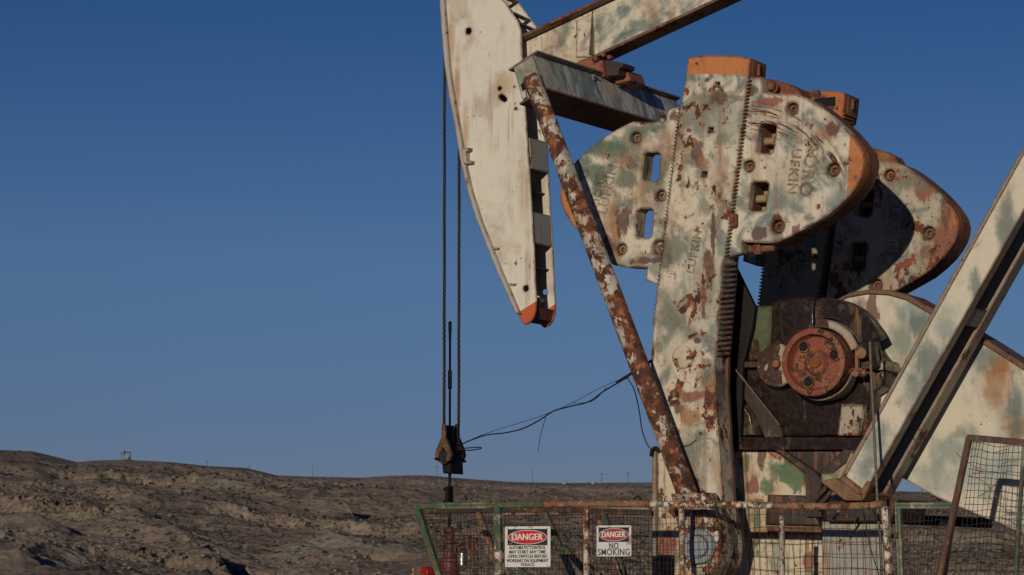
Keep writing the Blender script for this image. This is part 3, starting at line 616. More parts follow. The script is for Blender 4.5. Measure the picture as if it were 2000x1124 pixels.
# ---- samson post legs
def leg(dy):
    y0 = .10
    def ln(yy, right): 
        return (2000-(yy-410)*.5629 if right else 1966-(yy-350)*.5527)
    T, B = -160, 968
    LG = link('samson_leg', prism_w(W([(ln(T, 0), T), (ln(T, 1), T), (ln(B, 1), B), (ln(B-30, 0), B-30)], y0), y0+dy, .022, (), .004), M['leg'], PJ)
    e = lambda dx0, dx1, side: W([(ln(T, side)+dx0, T), (ln(T, side)+dx1, T), (ln(B, side)+dx1, B), (ln(B, side)+dx0, B)], y0)
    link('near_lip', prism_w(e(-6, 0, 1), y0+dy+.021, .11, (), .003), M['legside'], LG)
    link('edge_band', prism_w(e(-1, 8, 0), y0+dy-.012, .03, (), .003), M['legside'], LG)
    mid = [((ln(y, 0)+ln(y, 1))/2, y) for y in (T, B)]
    link('web', prism_w(W([(mid[0][0]-4, T), (mid[0][0]+4, T), (mid[1][0]+4, B), (mid[1][0]-4, B)], y0), y0+dy+.02, .50, (), .002), M['web'], LG)  # deep shade between the flanges is put into the web's colour
    link('far_flange', prism_w(W([(ln(T, 0), T), (ln(T, 1), T), (ln(B, 1), B), (ln(B, 0), B)], y0), y0+dy+.44, .17, (), .004), M['legside'], LG)
    a, b = at(ln(598, 1)-3, 598, y0), at(ln(632, 1)-3, 632, y0)
    link('batten', prism_w([(a.x-.03, a.z), (a.x, a.z), (b.x, b.z), (b.x-.03, b.z)], y0+dy+.12, .33, (), .003), M['legside'], LG)
    return LG
leg(0)
L2 = leg(2.25)
for o_ in [L2]: o_.location = o_.location+V((.40, 0, 0))
link('leg_foot', prism([(1601, 940), (1628, 934), (1692, 966), (1684, 978), (1650, 978)], .02, .55, (), .006), M['rusty'], PJ)
link('leg_gusset', prism([(1636, 936), (1648, 930), (1682, 956), (1692, 940), (1700, 946), (1690, 966), (1676, 966)], .0, .06, (), .006), M['rusty'], PJ)
link('hinge_plate', prism([(1603, 925), (1626, 925), (1652, 905), (1662, 884), (1668, 886), (1640, 940), (1605, 944)], .34, .12, (), .004), M['yellow'], PJ)
a = at(1603, 976, .3)
# ---- base: pier plate, skid, oil pan
pl = at(1282, 882, .6); pr = at(1612, 1100, .6)
pier = W([(1283, 880), (1508, 880), (1572, 923), (1573, 968), (1604, 1030), (1612, 1090), (1613, 1124)], .6)
BS = link('pump_base', prism_w(pier+[(pr.x, 0.0), (pl.x, 0.0)], .6, .9, [W([(1316, 1086), (1316, 1200), (1284+4, 1200), (1284+4, 1086)], .6)], .01), M['pier'], PJ)
link('side_channel', prism([(1273, 876), (1282, 876), (1282, 1300), (1273, 1300)], .62, .5, (), .004), M['legside'], BS)
link('recess_shade', prism([(1278, 1080), (1318, 1080), (1318, 1300), (1278, 1300)], .66, .04, (), .003), M['web'], BS)  # dark plate painting the shade inside the opening
link('wing_plate', prism([(1449, 882), (1456, 882), (1470, 1124), (1464, 1124)], .585, .05, (), .003), M['pier'], BS)
link('oil_pan', prism([(1498, 966), (1572, 968), (1600, 1022), (1600, 1028), (1494, 1026)], .56, .08, (), .02), M['dark'], BS)
link('rusty_plate', prism([(1496, 1028), (1601, 1029), (1604, 1044), (1499, 1044)], .55, .07, (), .006), M['rusty'], BS)
link('skid_beam', prism([(1606, 978), (1752, 976), (1740, 1019), (1614, 1019)], .30, .7, (), .01), M['dark'], BS)
a0 = at(1276, 872, .6); link('conduit_elbow', tube(spline([at(1272, 892, .6), at(1274, 880, .6), at(1281, 876, .6), at(1290, 884, .6)], 4), .018, 8), M['black'], BS)
for x0, y0_, x1, y1 in ((1620, 946, 1588, 985), (1628, 958, 1600, 990)):
    link('stay_rod', bar(at(x0, y0_, .25), at(x1, y1, .25), .05, .03), M['dark'], BS)
link('loose_strut', bar(at(1649, 983, -.3), at(1626, 1018, -.3), .03, .02), M['rail_white'], BS)
cb = at(1612, 1020, .5); cr_ = at(1738, 1124, .5)
CB = link('concrete_block', prism_w([(cb.x, cb.z), (cr_.x, cb.z), (cr_.x, 0), (cb.x, 0)], .42, .16, (), .012), M['concrete'], BS)
# ---- bridle: two wire ropes, sockets, carrier bar
def rope(px, Y, ytop, ybot):
    a, b = at(px+1, ytop, Y), at(px, ybot, Y); n = 160; ms = []
    for s in range(3):
        pts = []
        for i in range(n+1):
            t = i/n; p = a.lerp(b, t); w = 2*pi*(t*(a-b).length/.14)+s*2*pi/3
            pts.append(p+V((cos(w), sin(w), 0))*.0075)
        ms.append(tube(pts, .0085, 5))
    return join(ms)
HG = link('bridle_rope', rope(867.5, .93, 60, 832), M['cable'], PJ)
link('bridle_rope', rope(896, 1.20, 200, 832), M['cable'], PJ)
CBAR = link('carrier_bar', prism([(861, 897), (879, 896), (880, 926), (864, 925)], .94, .24, (), .02), M['black'], PJ)
def socket(px, Y, mat):
    c = lambda x, y: xz(px+x, y, Y)
    outer = [c(-5, 857), (c(5, 857)), c(9, 868), c(14, 880), (c(15.5, 890)), c(12, 900), c(5, 906), c(-4, 906), c(-12, 900), c(-16, 890), c(-14, 880), c(-9, 868)]
    inn = [c(-1, 876), c(1.5, 876), c(5, 886), c(5, 893), c(2, 897), c(-2, 897), c(-6, 893), c(-6, 886)]
    a, b = at(px, 829, Y), at(px, 859, Y)
    return join([prism_w(outer, Y-.03, .06, [inn], .012), cyl(b, a, .026, 16, .022)])
link('rope_socket', socket(867.5, .90, M['socket']), M['socket'], CBAR)
link('rope_socket', socket(893, 1.19, M['black']), M['black'], CBAR)
link('socket_pin', cyl(at(866, 896, .80)+V((-.09, 0, 0)), at(893, 902, 1.24)+V((.09, 0, 0)), .012, 8), M['black'], CBAR)
link('pin_boss', cyl(at(868, 892, .86), at(868, 892, 1.0), .055, 20), M['black'], CBAR)
link('rod_clamp', join([prism([(868, 831), (876, 831), (877, 872), (875, 884), (868, 884), (867, 872)], 1.0, .12, (), .01), prism([(864, 878), (880, 878), (882, 900), (860, 900)], .96, .18, (), .01)]), M['black'], CBAR)

# ================================================================= WELLHEAD (with its polished rod)
wa = at(878, 1100, CY)
WH = thing('wellhead', 'dark red wellhead valve stack with thin polished rod rising to the carrier bar', 'wellhead', (wa.x, CY, 0))
def zc(y): return at(878, y, CY).z
def rp(y0, y1, r): return cyl((wa.x, CY, zc(y0)), (wa.x, CY, zc(y1)), r, 14)
rod = join([rp(838, 628, .011), rp(650, 629, .016), rp(664, 650, .013), rp(760, 724, .019), rp(1036, 838, .014)])
link('polished_rod', rod, M['black'], WH)
link('rod_clamps', join([prism([(868, 951), (875, 950), (875, 985), (868, 985)], CY-.05, .10, (), .008)]+[cyl(at(867, y, CY-.04), at(875, y, CY-.04), .016, 8) for y in (956, 980)]), M['black'], WH)
def prof(l): return [(zc(1200)*0+zc(y), r) for y, r in l]
body = [(1300, 0), (1300, .10), (1121, .10), (1119, .085), (1117, .088), (1095, .088), (1092, .078), (1088, .06), (1079, .055), (1078, .072), (1073, .075), (1071, .05), (1064, .045), (1061, .065), (1056, .066), (1054, .045), (1046, .048), (1044, .04), (1040, .05), (1032, .048), (1029, .02), (1029, 0)]
pr_ = [(0.0 if y == 1300 else zc(y), r) for y, r in body]
link('valve_body', lathe((wa.x, CY, 0), (0, 0, 1), pr_, 24), M['dkvalve'], WH)
link('red_coupling', lathe((wa.x, CY, 0), (0, 0, 1), [(zc(1118), .085), (zc(1117), .094), (zc(1109), .094), (zc(1108), .089), (zc(1098), .089), (zc(1097), .095), (zc(1092), .093), (zc(1091), .08)], 24), M['valve'], WH)
for k in range(6):
    a = k*pi/3+.2; c = V((wa.x+cos(a)*.068, CY+sin(a)*.068, zc(1077))); link('stud', cyl(c, c+V((0, 0, .05)), .012, 6), M['steel'] if k % 2 else M['black'], WH)
link('wing_nut', bar((wa.x-.07, CY, zc(1037)), (wa.x+.07, CY, zc(1036)), .03, .04), M['dkvalve'], WH)
link('side_valve', join([cyl(at(878, 1084, CY), at(899, 1084, CY-.02), .032, 14), cyl(at(889, 1084, CY-.02), at(889, 1068, CY-.02), .022, 12), bar(at(884, 1067, CY-.02), at(896, 1067, CY-.02), .02, .02)]), M['dkvalve'], WH)
link('left_plug', join([cyl(at(878, 1071, CY), at(862, 1071, CY), .024, 12), cyl(at(865, 1071, CY), at(860, 1071, CY), .034, 6)]), M['dkvalve'], WH)
LB = link('lubricator_arm', join([tube(spline([(wa.x, CY, zc(1056)), (wa.x+.10, CY-.02, zc(1058)), (wa.x+.14, CY-.03, zc(1066))], 5), .028, 10), cyl(at(913, 1075, CY), at(913, 1047, CY), .042, 16), bar(at(924, 1050, CY), at(923, 1076, CY), .03, .03), bar(at(916, 1055, CY), at(932, 1056, CY), .04, .05)]), M['dkvalve'], WH)
link('oil_cup', cyl(at(903, 1105, CY-.05), at(903, 1080, CY-.05), .050, 24), M['steel'], LB)
link('cup_lid', cyl(at(903, 1080, CY-.05), at(903, 1070, CY-.05), .053, 24, .03), M['dkvalve'], LB)
link('drain_pipe', tube(spline([at(922, 1070, CY), at(924, 1100, CY), at(928, 1130, CY), (at(928, 1130, CY).x+.01, CY, 0)], 5), .014, 8), M['rusty'], WH)

# red round head on its own stand at the edge of the frame
rc_ = at(830, 1119, .4)
RL = thing('red_drum', 'bright red round drum on a post just left of the wellhead guard', 'drum', (rc_.x, rc_.y, 0))
ax = V((-.38, -.92, 0)).normalized()
link('drum_body', lathe(rc_-ax*.04, ax, [(-.06, 0), (-.06, .03), (-.045, .045), (0, .055), (.035, .055), (.042, .060), (.055, .060), (.06, .054), (.055, .045), (.052, 0)], 32), M['redgloss'], RL)
link('label_strip', box(rc_.x-.065, rc_.x-.035, rc_.y-.108, rc_.y-.104, rc_.z-.02, rc_.z+.035, 0), M['rail_white'], RL)
link('post', cyl((rc_.x, rc_.y, 0), (rc_.x, rc_.y, rc_.z-.06), .025, 12), M['dark'], RL)

# ================================================================= GUARD FENCES
def wire_mesh(quad, nu, nv, r, wob=.004, seed=1):
    """quad: four world corners (tl, tr, br, bl); nu wires running down, nv running across"""
    rnd = random.Random(seed); tl, tr, br, bl_ = [V(q) for q in quad]; ms = []
    n = V((0, -1, 0)); Lh = (tr-tl).length; Lv = (bl_-tl).length
    bm = bmesh.new()
    def P(u, v):
        p = tl.lerp(tr, u).lerp(bl_.lerp(br, u), v)
        w = V((sin(v*9+seed)*cos(u*13+seed*2), sin(u*17+v*5+seed), sin(u*11+seed)*cos(v*7)))*wob
        return p+V((w.x, w.y*2.5, w.z))
    def wire(pts):
        rings = []
        for p in pts: rings.append([bm.verts.new(p+o) for o in offs])
        for A, B in zip(rings, rings[1:]):
            for k in range(3): bm.faces.new((A[k], A[(k+1) % 3], B[(k+1) % 3], B[k]))
    e = r
    offs = [V((-e, .6*e, 0)), V((e, .6*e, 0)), V((0, -e, 0))]
    for i in range(nu):
        u = (i+.5+rnd.uniform(-.1, .1))/nu; ju = rnd.uniform(-1, 1)*.10/nu
        wire([P(min(.999, max(.001, u+ju*sin(k*1.7))), k/12) for k in range(13)])
    offs = [V((0, .6*e, -e)), V((0, .6*e, e)), V((0, -e, 0))]
    for i in range(nv):
        v = (i+.5+rnd.uniform(-.08, .08))/nv; N = 24
        wire([P(k/N, v+.06/nv*sin(k*.9+i)) for k in range(N+1)])
    me = bpy.data.meshes.new('m'); bm.to_mesh(me); bm.free(); return me
FY = -.70
def low(x, y, Y, s=0.): p = at(x, y, Y); return V((p.x+s, Y, .02))
def post(F, x0, y0, x1, y1, Y, mat, w=.055, name='post'):
    a, b = at(x0, y0, Y), at(x1, y1, Y); d = (b-a); k = (b.z-.0)/(a.z-b.z); b2 = b+d*k
    return link(name, bar(a, b2, w, w, up=(0, 1, 0), bev=.006), mat, F)
# front guard
F1 = thing('guard_fence', 'long low wellhead guard with peeling green rail and wire mesh, carrying two danger signs', 'fence', (at(1260, 1000, FY).x, FY, 0))
def railseg(F, pts, Y, mat, w=.055, name='top_rail'):
    return link(name, join([bar(at(*a, Y), at(*b, Y), w, w, up=(0, 1, 0), bev=.008) for a, b in zip(pts, pts[1:])]), mat, F)
railseg(F1, [(809, 989), (960, 987), (1060, 985)], FY, M['rail'])
railseg(F1, [(1060.5, 985), (1270, 984.5)], FY, M['rail_rust'])
railseg(F1, [(1270.5, 984.5), (1400, 986), (1512, 988)], FY, M['rail_white'])
railseg(F1, [(1512.5, 988), (1620, 990), (1700, 988), (1724, 984)], FY, M['rail_rust'])
post(F1, 814, 990, 858, 1124, FY, M['rail'])
post(F1, 973, 990, 975, 1124, FY, M['rail'], .06)
link('post_foot_plate', bar(at(975, 1073, FY-.004), at(976, 1124, FY-.004), .062, .062, up=(0, 1, 0)), M['rail_white'], F1)
post(F1, 1145, 990, 1146, 1124, FY, M['rail_white'], .045)
post(F1, 1331, 992, 1333, 1124, FY, M['rail_white'], .04)
post(F1, 1527, 1008, 1528, 1124, FY, M['rail_white'], .036)
post(F1, 1729, 990, 1737, 1124, FY, M['rail_white'], .055)
q = lambda x0, y0, x1, y1, x2, y2, x3, y3, Y: (at(x0, y0, Y), at(x1, y1, Y), at(x2, y2, Y), at(x3, y3, Y))
link('wire_mesh', wire_mesh(q(822, 998, 970, 996, 970, 1260, 905, 1260, FY+.03), 22, 21, .0019, seed=1), M['wire'], F1)
link('wire_mesh', wire_mesh(q(976, 996, 1328, 992, 1328, 1260, 976, 1260, FY+.03), 50, 21, .0019, seed=2), M['wire'], F1)
link('wire_mesh', wire_mesh(q(1335, 992, 1728, 996, 1736, 1260, 1335, 1260, FY+.03), 32, 10, .0024, .008, seed=3), M['wire'], F1)
wr_pts = [at(1238, 985, FY), at(1238, 975, FY), at(1246, 970, FY), at(1251, 975, FY), at(1251, 984, FY)]
link('wire_hook', tube(spline(wr_pts, 4), .006, 6), M['black'], F1)
link('bent_wire', tube(spline([at(1297, 985, FY), at(1298, 975, FY), at(1302, 969, FY)], 4), .004, 5), M['black'], F1)
# rear guard behind the well
RY = .55
F2 = thing('rear_guard', 'rusty pipe guard with slanting green braces standing behind the danger signs', 'fence', (at(1050, 1000, RY).x, RY, 0))
railseg(F2, [(822, 998), (1080, 996), (1272, 1002)], RY, M['dark'], .05)  # near-black rail: the front rail's shadow painted as its colour
railseg(F2, [(960, 1000.5), (1272, 997)], RY+.5, M['legside'], .07, 'back_rail')
for x0, y0, x1, y1, mt in ((934, 1000, 982, 1124, 'rail_rust'), (1064, 1000, 1118, 1124, 'rail'), (1165, 1000, 1216, 1124, 'rail_rust'), (1178, 1000, 1205, 1080, 'rail'), (1100, 1068, 1150, 1124, 'rail'), (985, 1100, 1030, 1124, 'rail')):
    post(F2, x0, y0, x1, y1, RY, M[mt], .05, 'brace')
link('wire_mesh', wire_mesh(q(822, 1002, 1270, 1006, 1270, 1240, 822, 1240, RY+.04), 64, 19, .0019, seed=5), M['wire'], F2)
# side guard: low panel, tall panel
SY = -.55
F3 = thing('low_guard_panel', 'low green framed wire mesh panel between the long guard and the tall brown panel', 'fence', (at(1810, 1000, SY).x, SY, 0))
railseg(F3, [(1749, 988), (1868, 988)], SY, M['rail'], .05)
post(F3, 1754, 990, 1760, 1124, SY, M['rail'], .045)
post(F3, 1864, 990, 1843, 1124, SY, M['rail'], .045)
link('hinge', join([bar(at(1736, 1048, SY), at(1757, 1046, SY), .03, .03), cyl(at(1750, 1052, SY-.03), at(1750, 1040, SY-.03), .02, 8)]), M['rusty'], F3)
link('wire_mesh', wire_mesh(q(1758, 994, 1862, 994, 1815, 1260, 1766, 1260, SY+.02), 12, 18, .0024, seed=6), M['wire'], F3)
TY = -.75
F4 = thing('tall_guard_panel', 'tall leaning wire mesh panel with brown angle frame and dry twigs caught in it', 'fence', (at(1940, 1000, TY).x, TY, 0))
link('top_rail', bar(at(1889, 855, TY), at(2040, 868, TY), .05, .045, up=(0, 1, 0)), M['mesh_rail'], F4)
post(F4, 1894, 852, 1866, 984, TY, M['mesh_rail'], .046)
link('post', bar(at(2000, 866, TY+.01), at(1984, 1124, TY+.01), .028, .028, up=(0, 1, 0)), M['rail'], F4)
post(F4, 2042, 868, 2030, 1124, TY, M['mesh_rail'], .05)
link('wire_mesh', wire_mesh(q(1896, 860, 2038, 872, 2020, 1250, 1846, 1250, TY+.02), 17, 30, .0024, .011, seed=7), M['wire'], F4)
link('back_pipe', bar(at(1738, 1014, 2.6), at(1935, 1022, 2.6), .07, .09, up=(0, 0, 1)), M['black'], F3)
# twigs caught in the mesh
rnd = random.Random(4); tw = []
for (x0, y0, x1, y1) in ((1868, 884, 1892, 897), (1905, 915, 1922, 921), (1890, 902, 1922, 918), (1894, 930, 1935, 955), (1912, 970, 1950, 938), (1940, 965, 1955, 975), (1925, 883, 1965, 878), (1950, 915, 1985, 900), (1900, 925, 1990, 930), (1960, 1000, 1980, 1006)):
    a, b = at(x0, y0, TY-.01), at(x1, y1, TY-.02); m_ = (a+b)/2+V((rnd.uniform(-.02, .02), 0, rnd.uniform(-.02, .02)))
    tw.append(tube(spline([a, m_, b], 4), .0035, 5))
tag(link('dry_twigs', join(tw), plain('dry_twig_bark', (.30, .13, .05), .8), None, at(1925, 950, TY)), 'thin orange dry twigs caught in the tall wire panel', 'twigs', kind='stuff')
# weed climbing in front of belt guard
tw = []
wb = at(1826, 985, 1.1)
for i in range(26):
    x = 1826+rnd.gauss(0, 20); y = 955+rnd.gauss(0, 22)
    a = at(x, y, 1.1); tw.append(tube([a, a+V((rnd.uniform(-.03, .03), 0, rnd.uniform(-.03, .03)))], .0035, 4))
for (pts) in (((1838, 1000), (1826, 960), (1824, 925), (1823, 908)), ((1840, 985), (1812, 955), (1800, 940), (1780, 930)), ((1830, 990), (1842, 965), (1850, 962)), ((1800, 960), (1806, 920), (1808, 905))):
    tw.append(tube(spline([at(x, y, 1.1) for x, y in pts], 5), .003, 5))
tag(link('dry_weed', join(tw), plain('weed_stem', (.20, .13, .07), .8), None, (wb.x, 1.1, 0)), 'sparse dry weed stems in front of the pale belt guard', 'weed', kind='stuff')

# ================================================================= SIGNS
cream_sign = plain('sign_enamel', (.66, .65, .60), .35, 0, .08, 6, .05)
def enamel(name, base, seed, amt):
    g = NT(name); co = g.mp(loc=(seed, seed*2, 0))
    v = g.noise(co, 7, 8, .65); c = g.mix(g.ss(v, .60-amt, .66-amt, 0, .85), base, (.36, .22, .12)); c = g.mix(g.ss(g.noise(co, 26, 6, .65), .66, .69), c, RUST_R)
    g.l(c, g.b.inputs['Base Color']); g.b.inputs['Roughness'].default_value = .4; g.l(g.bump(v, .2, .003), g.b.inputs['Normal']); return g.m
sw = enamel('sign_white', (.64, .63, .58), 1, .03); sw2 = enamel('sign_white_worn', (.60, .60, .57), 5, .06)
sk_ = enamel('sign_black', (.018, .02, .028), 2, .0); sr = enamel('sign_red', (.50, .022, .02), 3, -.01); sr2 = enamel('sign_faded_red', (.34, .045, .04), 4, .0); lt = plain('sign_letter_black', (.02, .02, .024), .5, 0, .2, 8, 0); lw = enamel('sign_letter_white', (.66, .66, .62), 6, .01); lg = plain('sign_letter_grey', (.10, .10, .11), .5, 0, .2, 8, 0)
rust_edge = M['rusty']
def sign(name, label, x0, y0, x1, y1, Y, lines, red, whitem, letter, hfrac, tilt=0., group=None):
    tl, br = at(x0, y0, Y), at(x1, y1, Y); w = br.x-tl.x; h = tl.z-br.z; cx = (tl.x+br.x)/2; z1, z0 = tl.z, br.z
    s = thing(name, label, 'sign', (cx, Y, z0))
    def part(n, me, m, p=s):
        return link(n, me, m, p)
    pts = [(tl.x+.008, z1), (br.x-.008, z1), (br.x, z1-.008), (br.x, z0+.008), (br.x-.008, z0), (tl.x+.008, z0), (tl.x, z0+.008), (tl.x, z1-.008)]
    hs = [circ((tl.x+fx*w, z0+fz*h), .005, 10) for fx, fz in ((.06, .05), (.94, .05), (.06, .95), (.94, .95))]
    part('plate', prism_w(pts, Y, .004, hs, .001), whitem)
    hh = h*hfrac; b = .022*w/.35
    part('header_panel', box(tl.x+b, br.x-b, Y-.0015, Y, z1-b*.8-hh, z1-b*.8, 0), sk_)
    c = (cx, z1-b*.8-hh*.5); ea, eb = w*.425, hh*.44
    el = lambda k: [(c[0]+ea*k*cos(t*2*pi/48), c[1]+(eb-(1-k)*ea*.9)*sin(t*2*pi/48)) for t in range(48)]
    part('oval_rim', prism_w(el(1), Y-.0025, .0008, [el(.97)], .0001), lw); part('oval', prism_w(el(.955), Y-.0027, .001, (), .0001), red)
    n = text('DANGER', eb*1.28, (c[0], Y-.0032, c[1]), (1, 0, 0), (0, 0, 1), .0004, 0, space=1.02); 
    xs = [v.co.x for v in n.vertices]; k = (ea*1.58)/(max(xs)-min(xs)); mid = (max(xs)+min(xs))/2
    for v in n.vertices: v.co.x = c[0]+(v.co.x-mid)*k
    # bolder strokes
    n2 = n.copy(); n3 = n.copy(); n2.transform(Matrix.Translation((.0022*w/.35, -.0001, 0))); n3.transform(Matrix.Translation((-.0022*w/.35, -.0002, 0)))
    part('heading', join([n, n2, n3]), lw)
    L = []
    for tx, fz, size, wd in lines:
        m = text(tx, size, (cx, Y-.0022, z0+fz*h), (1, 0, 0), (0, 0, 1), .0005, 0, space=1.08, off=size*.018)
        xs = [v.co.x for v in m.vertices]; k = wd*w/(max(xs)-min(xs)); mid = (max(xs)+min(xs))/2
        for v in m.vertices: v.co.x = cx+(v.co.x-mid)*k
        m2 = m.copy(); m2.transform(Matrix.Translation((.0011, -.0001, 0))); L += [m, m2]
    part('lettering', join(L), letter)
    return s
sign('danger_sign', 'white danger sign with red oval and five lines about automatic control', 986, 1029, 1075, 1108, FY-.034,
     [('AUTOMATIC CONTROL', .475, .038, .80), ('MAY START ANY TIME', .368, .038, .80), ('OPEN SWITCH BEFORE', .262, .038, .86), ('WORKING ON EQUIPMENT', .155, .038, .92), ('TEXACO', .058, .034, .30)], sr, sw, lt, .40)
sign('danger_sign', 'smaller faded no smoking danger sign with rusty lower corner', 1165, 1027, 1233, 1087, FY-.034,
     [('NO', .33, .072, .27), ('SMOKING', .13, .075, .92)], sr2, sw2, lg, .47)

# ================================================================= LOOSE CABLES AND RODS
ky = .55
ms = [tube(spline([at(888, 874, 1.0), at(920, 860, .9), at(950, 850, .8), at(985, 846, .75), at(1020, 838, .7), at(1052, 822, .6), at(1080, 804, .5), at(1110, 795, .4), at(1150, 785, .2), at(1180, 764, .1), at(1228, 736, -.05)], 8), .0062, 6),
      tube(spline([at(888, 876, 1.0), at(925, 857, .9), at(970, 840, .8), at(1030, 822, .7), at(1075, 806, .5), at(1120, 786, .3), at(1175, 757, .1), at(1228, 735, -.05)], 8), .0026, 5),
      tube(spline([at(1118, 788, .3), at(1150, 786, .25), at(1165, 778, .2), at(1185, 757, .1)], 6), .0028, 5),
      tube(spline([at(1066, 815, .55), at(1056, 850, .5), at(1051, 882, .5)], 6), .0030, 5),
      tube(spline([at(886, 878, 1.0), at(915, 880, .95), at(938, 877, .9), at(936, 874, .9), at(905, 876, .95)], 6), .0055, 5),
      tube(spline([at(1224, 738, -.05), at(1238, 760, .0), at(1248, 800, .2), at(1254, 840, .4), at(1264, 868, .5), at(1274, 880, .58)], 8), .005, 6)]
tag(link('loose_wires', join(ms), M['wireblack'], None, at(1100, 800, .4)), 'thin black wires sagging from the carrier bar to the rusty pitman', 'wires')
tag(link('cable_pole', bar(at(1204, 748, .30), at(1290, 694, .30), .022, .022), M['wireblack'], None, at(1250, 715, .3)), 'short black rod sticking out behind the rusty pitman towards the crank', 'rod')
tag(link('brake_rod', tube(spline([at(1699, 668, -.1), at(1702, 740, -.12), at(1708, 860, -.15), at(1714, 985, -.2), at(1722, 1124, -.25), V((at(1724, 1124, -.25).x, -.25, .02))], 8), .012, 8), M['weld'], None, (at(1722, 1124, -.25).x, -.25, 0)), 'slim grey steel rod hanging beside the brake drum down past the rail', 'rod')
tag(link('hanging_wire', tube(spline([at(1680, 958, -.2), at(1690, 1020, -.3), at(1700, 1070, -.35), at(1712, 1108, -.4), at(1720, 1135, -.4)], 6), .0045, 5), M['wire'], None, at(1700, 1060, -.3)), 'thin slack wire hanging from the leg foot across the mesh', 'wire')

# ================================================================= TERRAIN
def hsh(ix, iy, s):
    n = (ix.astype(np.int64)*374761393+iy.astype(np.int64)*668265263+s*974634777) & 0xffffffff
    n = ((n ^ (n >> 13))*1274126177) & 0xffffffff; n = n ^ (n >> 16); return (n & 0xffffff)/float(0xffffff)
def vn(x, y, s=0):
    ix, iy = np.floor(x), np.floor(y); fx, fy = x-ix, y-iy; fx = fx*fx*fx*(fx*(fx*6-15)+10); fy = fy*fy*fy*(fy*(fy*6-15)+10)
    a, b, c, d = hsh(ix, iy, s), hsh(ix+1, iy, s), hsh(ix, iy+1, s), hsh(ix+1, iy+1, s)
    return (a+(b-a)*fx)*(1-fy)+(c+(d-c)*fx)*fy
def fbm(x, y, o=5, s=0, g=.5):
    t = 0; a = 1; n = 0; c_, s_ = cos(.6), sin(.6)
    for i in range(o):
        t = t+a*vn(x, y, s+i); n += a; a *= g; x, y = (x*c_-y*s_)*2.03+7, (x*s_+y*c_)*2.03-3
    return t/n
def ridged(x, y, o=4, s=0):
    t = 0; a = 1; n = 0
    for i in range(o):
        v = 1-np.abs(2*vn(x, y, s+i)-1); t = t+a*v*v; n += a; a *= .5; x, y = x*2.07+5, y*2.07+1
    return t/n
SK = np.array([(-3000, 900), (-900, 880), (-300, 900), (0, 886), (60, 888), (100, 897), (125, 903), (148, 908), (175, 905), (240, 903), (330, 907), (400, 914), (480, 918), (540, 932), (600, 934), (700, 936), (760, 932), (830, 931), (900, 937), (1000, 944), (1100, 946),
               (1270, 945), (1500, 955), (1800, 965), (2000, 968), (2600, 960), (3600, 975), (5000, 960)], float)
NA, NR = 1500, 620
AZ = np.concatenate([np.linspace(-.42, -.195, 120, endpoint=False), np.linspace(-.195, .195, NA-240, endpoint=False), np.linspace(.195, .42, 120)])
pxs = 1000+FPX*np.tan(AZ)/cos(PH)
sk = np.interp(pxs, SK[:, 0], SK[:, 1])
tt = np.linspace(0, 1, NR)
R_HI = 1950.
RR = np.interp(tt, [0, .10, 1], [520, 1250, R_HI])
A2, T2 = np.meshgrid(AZ, tt); R2 = np.meshgrid(AZ, RR)[1]; SK2 = np.meshgrid(sk, tt)[0]
dirx = -np.sin(TH-A2); diry = np.cos(TH-A2)
WX = CAM.x+dirx*R2; WY_ = CAM.y+diry*R2
off = (1130-SK2)
prof_ = np.interp(T2, [0, .06, .10, .35, .65, .85, 1.0], [-.08, -.04, .0, .29, .61, .83, 1.0])
PXg = np.meshgrid(pxs, tt)[0]
left = np.clip((760-PXg)/760, 0, 1)
prof_ = prof_+.07*left*np.sin(T2*pi)
zb = 1.6 + R2*off*prof_/FPX*1.005
fade = np.clip((1-T2)/.16, 0, 1)**.9*np.clip((T2-.06)/.06, 0, 1)
LAT = R2*np.sin(A2)                       # metres to the right of the view axis
# spurs and gullies, running down towards the viewer and to the right
ux = WX*cos(.75)+WY_*sin(.75); uy = -WX*sin(.75)+WY_*cos(.75)
wrp = (fbm(WX/160, WY_/160, 3, 50)-.5)*150
rv = ridged((ux+wrp)/210, uy/620, 4, 10)
zb = zb + fade*((rv-.45)*17 + (fbm(WX/120, WY_/120, 4, 20)-.5)*13)
# sharp-backed spurs that fall away from the sun and throw long shadows
Rx, Ry = cos(TH), sin(TH); Fx, Fy = -sin(TH), cos(TH)
pp = WX*(Rx*.78+Fx*.62)+WY_*(Ry*.78+Fy*.62); ll = WX*(Rx*.62-Fx*.78)+WY_*(Ry*.62-Fy*.78)
su = (pp+(fbm(WX/90, WY_/90, 5, 61)-.5)*130)/118; fs = su-np.floor(su)
saw = np.where(fs < .88, fs/.88, (1-fs)/.12)
sm_ = np.clip((fbm(pp/80, ll/200, 3, 66)-.42)/.14, 0, 1)*np.clip((1050-PXg)/500, .25, 1)
zb = zb + fade*sm_*(saw-.5)*15
# strata: rock ledges
H = 13.0
bend = (fbm(WX/260, WY_/260, 3, 70)-.5)*22 + np.interp(LAT, [-400, -120, 0, 400], [-34, 2, 6, 6])
q_ = (zb+bend)/H; kf = np.floor(q_); fr_ = q_-kf
stp = np.clip((fr_-.62)/.22, 0, 1); stp = stp*stp*(3-2*stp)
lm = np.clip((fbm(WX/110, WY_/110, 4, 90)-.46)/.10, 0, 1)*fade
ter = (kf+.5*fr_+.5*stp)*H-bend
zt = zb*(1-lm)+ter*lm
cliff = lm*np.exp(-((fr_-.73)/.14)**2)
